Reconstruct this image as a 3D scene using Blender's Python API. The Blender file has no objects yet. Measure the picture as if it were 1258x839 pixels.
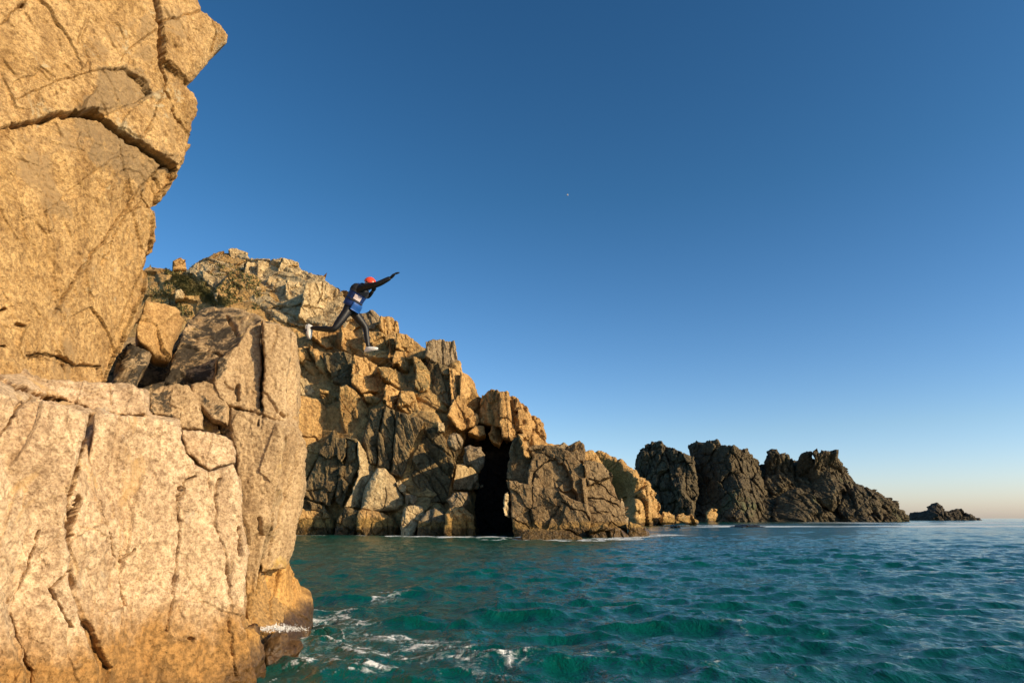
import bpy, bmesh, math, random
import numpy as np
from mathutils import Vector, Matrix, Euler
R = math.radians
scene = bpy.context.scene
C = scene.collection

# ------------------------------------------------------------------ camera
FPX, CX, CY = 820.0, 629.0, 419.5          # focal length and centre in photo pixels
PITCH = math.atan2(636.5 - CY, FPX)
CAMH = 1.6
cam_d = bpy.data.cameras.new('camera'); cam = bpy.data.objects.new('camera', cam_d); C.objects.link(cam)
cam.location = (0, 0, CAMH); cam.rotation_euler = (R(90) + PITCH, 0, 0)
cam_d.sensor_width = 36; cam_d.lens = FPX / 1258 * 36
cam_d.clip_start = 0.1; cam_d.clip_end = 60000
scene.camera = cam

# ------------------------------------------------------------------ light
SUN_EL, SUN_AZ = 23.0, 117.0               # azimuth clockwise from the view direction (+Y)
world = bpy.data.worlds.new('World'); scene.world = world; world.use_nodes = True
wn = world.node_tree; wn.nodes.clear()
wo = wn.nodes.new('ShaderNodeOutputWorld'); wb = wn.nodes.new('ShaderNodeBackground')
sky = wn.nodes.new('ShaderNodeTexSky'); sky.sky_type = 'NISHITA'; sky.sun_disc = False
sky.sun_elevation = R(SUN_EL); sky.sun_rotation = R(SUN_AZ)
sky.air_density = 1.0; sky.dust_density = 0.6; sky.ozone_density = 3.2; sky.altitude = 0
hs = wn.nodes.new('ShaderNodeHueSaturation'); hs.inputs['Saturation'].default_value = 1.13
hs.inputs['Value'].default_value = 1.0
gm = wn.nodes.new('ShaderNodeGamma'); gm.inputs[1].default_value = 1.3
wn.links.new(sky.outputs[0], gm.inputs[0])
# the air near the horizon is milky rather than yellow
tcw = wn.nodes.new('ShaderNodeTexCoord'); spw = wn.nodes.new('ShaderNodeSeparateXYZ'); wn.links.new(tcw.outputs['Generated'], spw.inputs[0])
rpw = wn.nodes.new('ShaderNodeValToRGB'); wn.links.new(spw.outputs[2], rpw.inputs[0])
rpw.color_ramp.elements[0].position = 0.0; rpw.color_ramp.elements[0].color = (1.25, 1.16, 1.45, 1)
rpw.color_ramp.elements[1].position = .45; rpw.color_ramp.elements[1].color = (.97, 1.03, .93, 1)
e = rpw.color_ramp.elements.new(.12); e.color = (1.22, 1.10, 1.08, 1)
mxw = wn.nodes.new('ShaderNodeMix'); mxw.data_type = 'RGBA'; mxw.blend_type = 'MULTIPLY'; mxw.inputs[0].default_value = 1
wn.links.new(gm.outputs[0], mxw.inputs[6]); wn.links.new(rpw.outputs[0], mxw.inputs[7])
wn.links.new(mxw.outputs[2], hs.inputs['Color']); wn.links.new(hs.outputs[0], wb.inputs[0])
wb.inputs[1].default_value = 0.085
wn.links.new(wb.outputs[0], wo.inputs[0])
sd = bpy.data.lights.new('sun', 'SUN'); sd.energy = 5.0; sd.angle = R(0.5); sd.color = (1.0, 0.79, 0.50)
sun = bpy.data.objects.new('sun', sd); C.objects.link(sun)
sdir = Vector((math.sin(R(SUN_AZ))*math.cos(R(SUN_EL)), math.cos(R(SUN_AZ))*math.cos(R(SUN_EL)), math.sin(R(SUN_EL))))
sun.rotation_euler = sdir.to_track_quat('Z', 'Y').to_euler()
sun.location = sdir * 50
vs = scene.view_settings
vs.view_transform = 'Standard'; vs.look = 'None'; vs.exposure = 0.2; vs.gamma = 1.0; vs.use_curve_mapping = False
scene.render.resolution_x = 1024; scene.render.resolution_y = 682

# ------------------------------------------------------------------ numeric helpers
def px2w(px, py, Y):
    """point at forward distance Y seen in direction of a photo pixel"""
    px = np.asarray(px, float); py = np.asarray(py, float)
    u = (px - CX) / FPX; v = -(py - CY) / FPX
    cy_, sy_ = math.cos(PITCH), math.sin(PITCH)
    dx = u; dy = cy_ - v*sy_; dz = sy_ + v*cy_
    t = Y / dy
    return np.stack([dx*t, dy*t, CAMH + dz*t], -1)

def hsh(i, j, k, s=0):
    h = (i.astype(np.int64)*374761393 + j.astype(np.int64)*668265263 + k.astype(np.int64)*2147483647*7 + s*974711) & 0xffffffff
    h = ((h ^ (h >> 13)) * 1274126177) & 0xffffffff
    h = ((h ^ (h >> 16)) * 2246822519) & 0xffffffff
    return ((h ^ (h >> 15)) & 0xffffff) / float(0xffffff)

def vnoise(p, s=0):
    """value noise -1..1 of (N,3)"""
    i = np.floor(p).astype(np.int64); f = p - i
    f = f*f*f*(f*(f*6-15)+10)
    out = 0
    for a in (0, 1):
        wa = f[:, 0] if a else 1-f[:, 0]
        for b in (0, 1):
            wb_ = f[:, 1] if b else 1-f[:, 1]
            for c in (0, 1):
                wc = f[:, 2] if c else 1-f[:, 2]
                out = out + wa*wb_*wc*hsh(i[:, 0]+a, i[:, 1]+b, i[:, 2]+c, s)
    return out*2-1

def fbm(p, octs=5, s=0, gain=.5):
    o = 0; a = 1; q = p
    for k in range(octs):
        o = o + a*vnoise(q, s+k*13); q = q*2.03 + 17.1; a *= gain
    return o

def ridged(p, octs=3, s=0):
    o = 0; a = 1
    for k in range(octs):
        o = o + a*(1-np.abs(vnoise(p, s+k*7))*2); p = p*2.1+5.3; a *= .5
    return o

def facets(q, size, rot, seed, tilt, off):
    """jointed-rock field on a plane: every cell is a tilted flat; returns height (unit of size), border distance"""
    c, s_ = math.cos(rot), math.sin(rot)
    x = (q[:, 0]*c + q[:, 1]*s_) / size[0]; y = (-q[:, 0]*s_ + q[:, 1]*c) / size[1]
    ix = np.floor(x).astype(np.int64); iy = np.floor(y).astype(np.int64)
    z = np.zeros_like(ix)
    d1 = np.full(x.shape, 9.); d2 = np.full(x.shape, 9.); h = np.zeros(x.shape)
    for a in (-1, 0, 1):
        for b in (-1, 0, 1):
            jx = ix+a; jy = iy+b
            px_ = jx + .1 + .8*hsh(jx, jy, z, seed); py_ = jy + .1 + .8*hsh(jx, jy, z+1, seed)
            dx = x-px_; dy = y-py_
            d = (np.abs(dx)**2.6 + np.abs(dy)**2.6)**(1/2.6)
            v = (hsh(jx, jy, z+2, seed)*2-1)*off + ((hsh(jx, jy, z+3, seed)*2-1)*dx + (hsh(jx, jy, z+4, seed)*2-1)*dy)*tilt
            m = d < d1
            d2 = np.where(m, d1, np.minimum(d2, d)); h = np.where(m, v, h); d1 = np.where(m, d, d1)
    return h, d2-d1

def seg_dist(P, poly, closed):
    """distance and nearest point from (N,2) points to a polyline"""
    A = np.array(poly, float); B = np.roll(A, -1, 0)
    if not closed: A = A[:-1]; B = B[:-1]
    best = np.full(len(P), 1e9); near = np.zeros((len(P), 2)); 
    for a, b in zip(A, B):
        ab = b-a; L = max((ab**2).sum(), 1e-9)
        t = np.clip(((P-a)@ab)/L, 0, 1)
        q = a + t[:, None]*ab
        d = ((P-q)**2).sum(1)
        m = d < best
        best = np.where(m, d, best); near[m] = q[m]
    return np.sqrt(best), near

def inside(P, poly):
    A = np.array(poly, float); B = np.roll(A, -1, 0)
    r = np.zeros(len(P), bool); x, y = P[:, 0], P[:, 1]
    for a, b in zip(A, B):
        if a[1] == b[1]: continue
        c = ((a[1] > y) != (b[1] > y)) & (x < (b[0]-a[0])*(y-a[1])/(b[1]-a[1]) + a[0])
        r ^= c
    return r

def rbf(ctrl, k_=1.):
    K = np.array(ctrl, float); n = len(K)
    D = np.hypot(K[:, None, 0]-K[None, :, 0], K[:, None, 1]-K[None, :, 1])
    M = np.zeros((n+3, n+3)); M[:n, :n] = D; M[:n, n] = 1; M[:n, n+1:n+3] = K[:, :2]/500; M[n, :n] = 1; M[n+1:n+3, :n] = (K[:, :2]/500).T
    iv = 1/K[:, 2]
    w = np.linalg.lstsq(M, np.concatenate([iv, np.zeros(3)]), rcond=None)[0]
    def f(px, py):
        o = w[n] + w[n+1]*px/500 + w[n+2]*py/500
        for k in range(n): o = o + w[k]*np.hypot(px-K[k, 0], py-K[k, 1])
        return k_/o
    return f

def nvec(az, el): return np.array([math.sin(R(az))*math.cos(R(el)), -math.cos(R(az))*math.cos(R(el)), math.sin(R(el))])

def plane_depth(cx, cy, Y, az, el):
    n = nvec(az, el); c = px2w(cx, cy, Y); o = np.array([0, 0, CAMH])
    def f(px, py):
        d = px2w(px, py, 1.0) - o
        t = ((c-o)@n) / np.minimum((d@n), -0.12)
        return t
    return f

WORG = {}
def mesh_obj(name, V, F, mat, parent=None, smooth=True, attrs=None, origin=None):
    V = np.asarray(V, float)
    if origin is None: origin = np.array([V[:, 0].mean(), V[:, 1].mean(), V[:, 2].min()])
    me = bpy.data.meshes.new(name)
    me.from_pydata((V-origin).tolist(), [], F if isinstance(F, list) else F.tolist())
    if smooth: me.polygons.foreach_set('use_smooth', [True]*len(me.polygons))
    if mat: me.materials.append(mat)
    if attrs:
        for k, a in attrs.items():
            at = me.attributes.new(k, 'FLOAT', 'POINT'); at.data.foreach_set('value', a.astype(np.float32))
    me.update()
    o = bpy.data.objects.new(name, me); C.objects.link(o)
    if parent is not None:
        o.parent = parent; o.location = Vector(origin) - WORG.get(parent.name, parent.location)
    else: o.location = Vector(origin)
    WORG[o.name] = Vector(origin)
    return o

def tag(o, label=None, cat=None, group=None, kind=None):
    if label: o['label'] = label
    if cat: o['category'] = cat
    if group: o['group'] = group
    if kind: o['kind'] = kind
    return o

def empty(name, loc):
    o = bpy.data.objects.new(name, None); C.objects.link(o); o.location = loc; o.empty_display_size = .3
    return o

def rock(name, outline, depth, n, mat, step=1.4, thick=3., rnd=.3, fac=(), cracks=(), panels=(), noise=(.05, .6), fine=(.012, .09),
         seed=0, parent=None, wob=1.2, smooth=True, pocket=0, rdir=None, stains=()):
    """solid rock: outline and faces of one rock at its real distance, with joints, cracks, worn edges and real thickness"""
    n = np.asarray(n, float); n = n/np.linalg.norm(n)
    poly = np.array(outline, float)
    x0, y0 = poly.min(0)-step; x1, y1 = poly.max(0)+step
    nx = int((x1-x0)/step)+2; ny = int((y1-y0)/step)+2
    gx, gy = np.meshgrid(x0+np.arange(nx)*step, y0+np.arange(ny)*step)
    P = np.stack([gx.ravel(), gy.ravel()], 1)
    # ragged outline
    wv = np.stack([fbm(np.c_[P/ (step*9), np.full(len(P), seed+.5)], 3, seed), fbm(np.c_[P/(step*9), np.full(len(P), seed+9.5)], 3, seed+5)], 1)
    Q = P + wv*wob
    cc = P.reshape(ny, nx, 2); 
    ins = inside(Q, poly).reshape(ny, nx)
    cell = (ins[:-1, :-1].astype(int)+ins[1:, :-1]+ins[:-1, 1:]+ins[1:, 1:]) >= 2
    idx = np.arange(nx*ny).reshape(ny, nx)
    quads = np.stack([idx[:-1, :-1][cell], idx[1:, :-1][cell], idx[1:, 1:][cell], idx[:-1, 1:][cell]], 1)
    if len(quads) == 0: return None
    used = np.unique(quads); remap = np.full(nx*ny, -1); remap[used] = np.arange(len(used))
    quads = remap[quads]; P = P[used]; Q = Q[used]; insu = ins.ravel()[used]
    dq, nq = seg_dist(Q, poly, True)
    # snap stair-steps at the rim on to the outline
    sn = (~insu) | (dq < .35*step)
    P = np.where(sn[:, None], P + (nq-Q), P); e_px = np.where(sn, 0, dq)
    Y = depth(P[:, 0], P[:, 1]); W = px2w(P[:, 0], P[:, 1], Y)
    mpp = Y/FPX
    e = e_px*mpp
    up = np.array([0, 0, 1.]); t1 = np.cross(up, n); t1 /= np.linalg.norm(t1); t2 = np.cross(n, t1)
    q2 = np.stack([W@t1, W@t2], 1)
    sc = noise[1]
    wq = np.stack([vnoise(W/sc, seed+3), vnoise(W/sc, seed+4)], 1) + .5*np.stack([vnoise(W*2.3/sc, seed+5), vnoise(W*2.3/sc, seed+6)], 1)
    h = np.zeros(len(W))
    for (sx, sy, rot, tilt, off, cd, cw) in fac:
        hh, bd = facets(q2 + wq*min(sx, sy)*.10, (sx, sy), R(rot), seed+int(sx*10), tilt, off)
        h += hh*min(sx, sy)
        h -= cd*np.exp(-(bd*min(sx, sy)/cw)**2)
    wpx = np.stack([fbm(np.c_[P/14, np.full(len(P), 2.2)], 3, seed+31), fbm(np.c_[P/14, np.full(len(P), 7.7)], 3, seed+37)], 1)*2.2
    for (pp, o, ta, tb) in panels:            # (polygon, offset m, tilt across, tilt down)
        pa = np.array(pp, float); cen = pa.mean(0)
        m = inside(P+wpx, pp)
        h += np.where(m, o + ((P[:, 0]-cen[0])*ta + (P[:, 1]-cen[1])*tb)*mpp, 0)
    for (pl, w, dpt) in cracks:
        if step > 1.1 and w <= 1.6: w = w*1.25+.1; dpt = dpt*1.5
        d, _ = seg_dist(P+wpx, pl, False)
        wmod = w*(.85+.5*vnoise(np.c_[P/9, np.full(len(P), 1.)], seed+77)+.35*vnoise(np.c_[P/3, np.full(len(P), 1.)], seed+78))
        h -= 1.35*dpt*np.exp(-np.abs(d/np.maximum(wmod*.92, .3))**4)
    h += noise[0]*fbm(W/sc, 5, seed+50, .5)
    h += fine[0]*fbm(W/fine[1], 3, seed+90, .6)
    if pocket:
        h -= pocket*np.clip(vnoise(W/(sc*.5), seed+61)-.35, 0, 1)*2
    lich = np.zeros(len(W))
    for pp, sw in stains:
        ds, _ = seg_dist(P+wpx*2, pp, True); ii = inside(P+wpx*2, pp)
        lich = np.maximum(lich, np.where(ii, 1., np.clip(1-ds/sw, 0, 1)))
    W = W + n*h[:, None]
    # worn edges: the face rolls away from the rim
    c = poly.mean(0); d = px2w(c[0], c[1], 10.) - np.array([0, 0, CAMH]); d[2] = 0; d /= np.linalg.norm(d)
    if rdir is not None: d = np.array(rdir, float); d /= np.linalg.norm(d)
    rr = np.maximum(rnd*(1+.5*vnoise(W/(rnd*2.5+.05), seed+8)), .01)
    k = np.clip(1-e/rr, 0, 1)
    W = W + d*(rr*(1-np.sqrt(np.maximum(1-k*k, 0))))[:, None]
    # sides and back
    ed = {}
    for a, b in ((0, 1), (1, 2), (2, 3), (3, 0)):
        for u, v in zip(quads[:, a].tolist(), quads[:, b].tolist()):
            if (v, u) in ed: del ed[(v, u)]
            else: ed[(u, v)] = 1
    edges = np.array(list(ed.keys()))
    bv = np.unique(edges); bi = np.full(len(W), -1); bi[bv] = np.arange(len(bv))
    nb = len(bv); rings = 7
    allV = [W]; faces = [quads]; prev = bv
    N0 = len(W); cen3 = W.mean(0)
    cur = W[bv]; rad = cur-cen3; rad -= (rad@d)[:, None]*d; rl = np.linalg.norm(rad, axis=1)[:, None]+1e-6
    for r_ in range(1, rings+1):
        f = (r_/rings)**1.5
        # the back draws in a little as on a real block
        V = W[bv] + d*(thick*f) - rad*(.16*f*f)*(np.minimum(1, thick/rl))
        V = V + (rad/rl)*(vnoise(V/(sc*1.5), seed+15)*noise[0]*1.5*(1-f*.2))[:, None]*(1 if r_ else 0)
        ids = N0 + (r_-1)*nb + np.arange(nb)
        allV.append(V)
        pr = prev[bi[edges]] if r_ > 1 else edges
        cu = ids[bi[edges]]
        faces.append(np.stack([pr[:, 1], pr[:, 0], cu[:, 0], cu[:, 1]], 1))
        prev = ids
    allV.append((allV[-1].mean(0))[None]); cidx = N0+rings*nb
    FL = np.concatenate(faces).tolist()
    last = prev[bi[edges]]
    FL += [[int(b), int(a), cidx] for a, b in last]
    AV = np.concatenate(allV)
    at = {'lichen': np.concatenate([lich, np.zeros(len(AV)-len(lich))])} if stains else None
    return mesh_obj(name, AV, FL, mat, parent, smooth, attrs=at)

# ------------------------------------------------------------------ materials
def new_mat(name):
    m = bpy.data.materials.new(name); m.use_nodes = True; nt = m.node_tree
    return m, nt, nt.nodes['Principled BSDF']

def N(nt, t, **kw):
    n = nt.nodes.new(t)
    for k, v in kw.items():
        if hasattr(n, k): setattr(n, k, v)
        else: n.inputs[k].default_value = v
    return n

def ramp(nt, src, stops, interp='LINEAR'):
    r = nt.nodes.new('ShaderNodeValToRGB'); r.color_ramp.interpolation = interp
    els = r.color_ramp.elements
    while len(els) < len(stops): els.new(.5)
    for e, (p, c) in zip(els, stops):
        e.position = p; e.color = (c, c, c, 1) if isinstance(c, (int, float)) else (*c, 1)
    nt.links.new(src, r.inputs[0]); return r.outputs[0]

def mix(nt, fac, a, b, mode='MIX'):
    m = nt.nodes.new('ShaderNodeMix'); m.data_type = 'RGBA'; m.blend_type = mode
    for s, v in ((m.inputs[0], fac), (m.inputs[6], a), (m.inputs[7], b)):
        if isinstance(v, (int, float)): s.default_value = v
        elif isinstance(v, tuple): s.default_value = (*v, 1)
        else: nt.links.new(v, s)
    return m.outputs[2]

def rock_mat(name, c1, c2, c3, sc=1., stain=None, lichen=None, dark=None, tide=None, bump=.6, grain=1., patch=None):
    """granite; sc = size of the mottling in metres"""
    m, nt, b = new_mat(name); L = nt.links.new
    geo = N(nt, 'ShaderNodeNewGeometry'); pos = geo.outputs['Position']
    def noise(s, det=6, rough=.6, dist=0.):
        n = N(nt, 'ShaderNodeTexNoise'); n.inputs['Scale'].default_value = s; n.inputs['Detail'].default_value = det
        n.inputs['Roughness'].default_value = rough; n.inputs['Distortion'].default_value = dist
        L(pos, n.inputs['Vector']); return n.outputs['Fac']
    big = noise(.7/sc, 5); mid = noise(3.5/sc, 6, .65); fin = noise(22/sc*grain, 5, .7); spk = noise(70/sc*grain, 2, .6)
    col = mix(nt, ramp(nt, big, [(.35, 0.), (.65, 1.)]), c1, c2)
    col = mix(nt, ramp(nt, mid, [(.45, 0.), (.7, 1.)]), col, c3)
    col = mix(nt, .75, col, mix(nt, ramp(nt, fin, [(.36, 0.), (.58, 1.)]), (.46, .38, .31), (1.24, 1.22, 1.17)), 'MULTIPLY')
    col = mix(nt, .55, col, mix(nt, ramp(nt, spk, [(.38, 0.), (.55, 1.)]), (.55, .5, .46), (1.12, 1.12, 1.12)), 'MULTIPLY')
    mps = N(nt, 'ShaderNodeMapping'); L(pos, mps.inputs[0]); mps.inputs['Scale'].default_value = (2.2/sc, 2.2/sc, .45/sc)
    ns = N(nt, 'ShaderNodeTexNoise'); ns.inputs['Scale'].default_value = 1.6; ns.inputs['Detail'].default_value = 6; ns.inputs['Roughness'].default_value = .65; L(mps.outputs[0], ns.inputs['Vector'])
    col = mix(nt, .6, col, mix(nt, ramp(nt, ns.outputs['Fac'], [(.38, 0.), (.55, 1.)]), (.62, .56, .50), (1.1, 1.1, 1.1)), 'MULTIPLY')
    if stain:      # (colour, scale, threshold)
        s = noise(stain[1], 5, .7, 1.2); col = mix(nt, ramp(nt, s, [(stain[2], 0.), (stain[2]+.07, .85)]), col, stain[0])
    if lichen:
        s = noise(lichen[1], 8, .75, .6); col = mix(nt, ramp(nt, s, [(lichen[2], 0.), (lichen[2]+.05, .8)]), col, lichen[0])
    if dark:
        s = noise(dark[1], 8, .8, .8); col = mix(nt, ramp(nt, s, [(dark[2], 0.), (dark[2]+.04, .93)]), col, dark[0])
    if patch:     # growth that covers mapped parts of the rock (colour, scale, threshold, gain)
        at = N(nt, 'ShaderNodeAttribute'); at.attribute_name = 'lichen'
        s = noise(patch[1], 8, .8, .5); pm = N(nt, 'ShaderNodeMath', operation='MULTIPLY_ADD'); L(at.outputs['Fac'], pm.inputs[0]); pm.inputs[1].default_value = patch[3]; L(s, pm.inputs[2])
        col = mix(nt, ramp(nt, pm.outputs[0], [(patch[2], 0.), (patch[2]+.07, patch[4])]), col, patch[0])
    rough = .88
    if tide:       # (height of the brown band, edge noise, band colour, height of the wet line)
        sep = N(nt, 'ShaderNodeSeparateXYZ'); L(pos, sep.inputs[0])
        nn = noise(tide[4], 5, .6)
        ma = N(nt, 'ShaderNodeMath', operation='MULTIPLY_ADD'); L(nn, ma.inputs[0]); ma.inputs[1].default_value = -tide[1]*2; L(sep.outputs[2], ma.inputs[2])
        mr = N(nt, 'ShaderNodeMapRange'); L(ma.outputs[0], mr.inputs[0])
        mr.inputs[1].default_value = tide[0]-tide[1]-.3*tide[1]; mr.inputs[2].default_value = tide[0]-tide[1]+.3*tide[1]
        mr.inputs[3].default_value = 1; mr.inputs[4].default_value = 0
        tc = mix(nt, ramp(nt, fin, [(.4, 0.), (.6, 1.)]), tuple(x*.45 for x in tide[2]), tide[2])
        col = mix(nt, mr.outputs[0], col, tc)
        mr2 = N(nt, 'ShaderNodeMapRange'); L(ma.outputs[0], mr2.inputs[0])
        mr2.inputs[1].default_value = tide[3]-tide[1]-.1; mr2.inputs[2].default_value = tide[3]-tide[1]+.1
        mr2.inputs[3].default_value = 1; mr2.inputs[4].default_value = 0
        col = mix(nt, mr2.outputs[0], col, mix(nt, 1., col, (.38, .36, .33), 'MULTIPLY'))
        rr = ramp(nt, mr2.outputs[0], [(0, .88), (1, .3)]); L(rr, b.inputs['Roughness'])
    else: b.inputs['Roughness'].default_value = rough
    L(col, b.inputs['Base Color'])
    b.inputs['Specular IOR Level'].default_value = .25
    bn = None
    for src, dist, st in ((mid, .16*sc, .35), (fin, .03*sc/grain, .8), (spk, .010*sc/grain, .6)):
        bb = N(nt, 'ShaderNodeBump'); bb.inputs['Strength'].default_value = bump*st; bb.inputs['Distance'].default_value = dist
        L(src, bb.inputs['Height'])
        if bn: L(bn, bb.inputs['Normal'])
        bn = bb.outputs[0]
    L(bn, b.inputs['Normal'])
    return m

M = {}
RUST = (.44, .26, .095)
M['crag'] = rock_mat('golden_granite', (.50, .325, .135), (.58, .39, .18), (.42, .26, .10), sc=1.0, stain=((.36, .235, .11), .8, .58), lichen=((.50, .40, .24), 1.5, .61), bump=1.3, grain=.75, patch=((.27, .185, .095), 3., .66, .30, .7))
M['slab'] = rock_mat('pale_granite', (.57, .42, .265), (.64, .49, .32), (.46, .33, .195), sc=1., stain=((.50, .32, .14), 1.1, .60), lichen=((.40, .335, .24), 1.7, .62), tide=(.80, .6, (.44, .235, .075), .30, 1.6), bump=.8, grain=.8)
M['block'] = rock_mat('lichened_granite', (.41, .295, .165), (.47, .345, .20), (.33, .235, .13), sc=1., stain=((.52, .34, .09), 1.3, .62), patch=((.030, .026, .020), 2.6, .70, .26, .93), tide=(.9, .5, RUST, .1, 1.5))
M['darklichen'] = rock_mat('black_lichened_granite', (.30, .22, .13), (.36, .27, .16), (.2, .15, .09), sc=1., dark=((.03, .026, .02), 2.2, .50))
M['boulder'] = rock_mat('ochre_granite', (.42, .26, .10), (.46, .30, .13), (.34, .21, .085), sc=.8)
M['rust'] = rock_mat('rust_granite', (.54, .31, .09), (.50, .30, .11), (.38, .21, .06), sc=1., tide=(.34, .2, (.26, .15, .06), .28, 2.5))
F_ = 7.
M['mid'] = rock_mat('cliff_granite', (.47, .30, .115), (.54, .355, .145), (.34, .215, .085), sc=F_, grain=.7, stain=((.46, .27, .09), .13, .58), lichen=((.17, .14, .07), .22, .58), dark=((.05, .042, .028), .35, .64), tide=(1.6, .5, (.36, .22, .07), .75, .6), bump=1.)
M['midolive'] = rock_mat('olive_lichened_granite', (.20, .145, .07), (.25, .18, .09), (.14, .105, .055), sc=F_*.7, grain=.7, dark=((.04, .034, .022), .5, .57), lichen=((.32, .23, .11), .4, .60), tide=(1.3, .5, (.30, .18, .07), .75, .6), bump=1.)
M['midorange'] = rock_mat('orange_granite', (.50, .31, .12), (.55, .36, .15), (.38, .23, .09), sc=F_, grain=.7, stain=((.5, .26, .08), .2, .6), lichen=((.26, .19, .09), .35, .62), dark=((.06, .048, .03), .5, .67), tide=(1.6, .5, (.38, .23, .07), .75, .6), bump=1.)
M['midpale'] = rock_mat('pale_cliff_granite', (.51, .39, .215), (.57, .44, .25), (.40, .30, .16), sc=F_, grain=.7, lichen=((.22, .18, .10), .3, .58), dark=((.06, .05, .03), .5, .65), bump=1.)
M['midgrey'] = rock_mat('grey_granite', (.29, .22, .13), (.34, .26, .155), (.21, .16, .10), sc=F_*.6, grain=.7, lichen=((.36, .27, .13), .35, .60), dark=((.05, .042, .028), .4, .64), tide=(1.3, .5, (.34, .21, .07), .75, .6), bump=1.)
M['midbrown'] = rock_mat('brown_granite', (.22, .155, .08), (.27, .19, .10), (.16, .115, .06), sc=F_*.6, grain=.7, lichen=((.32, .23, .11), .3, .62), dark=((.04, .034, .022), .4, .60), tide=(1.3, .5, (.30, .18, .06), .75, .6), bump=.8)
M['gully'] = rock_mat('shade_black_granite', (.014, .011, .008), (.020, .016, .011), (.010, .008, .006), sc=F_, grain=.7)  # near-black base colour paints in the gully's deep shade
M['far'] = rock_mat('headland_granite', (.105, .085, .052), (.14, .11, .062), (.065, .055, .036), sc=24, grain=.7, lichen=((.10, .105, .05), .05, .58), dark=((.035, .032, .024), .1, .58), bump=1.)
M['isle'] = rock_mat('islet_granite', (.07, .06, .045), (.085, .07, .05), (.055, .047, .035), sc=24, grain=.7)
M['reef'] = rock_mat('wet_reef', (.05, .045, .035), (.07, .055, .04), (.04, .035, .03), sc=5, tide=(3., .2, (.06, .05, .035), 3., .6))

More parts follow.
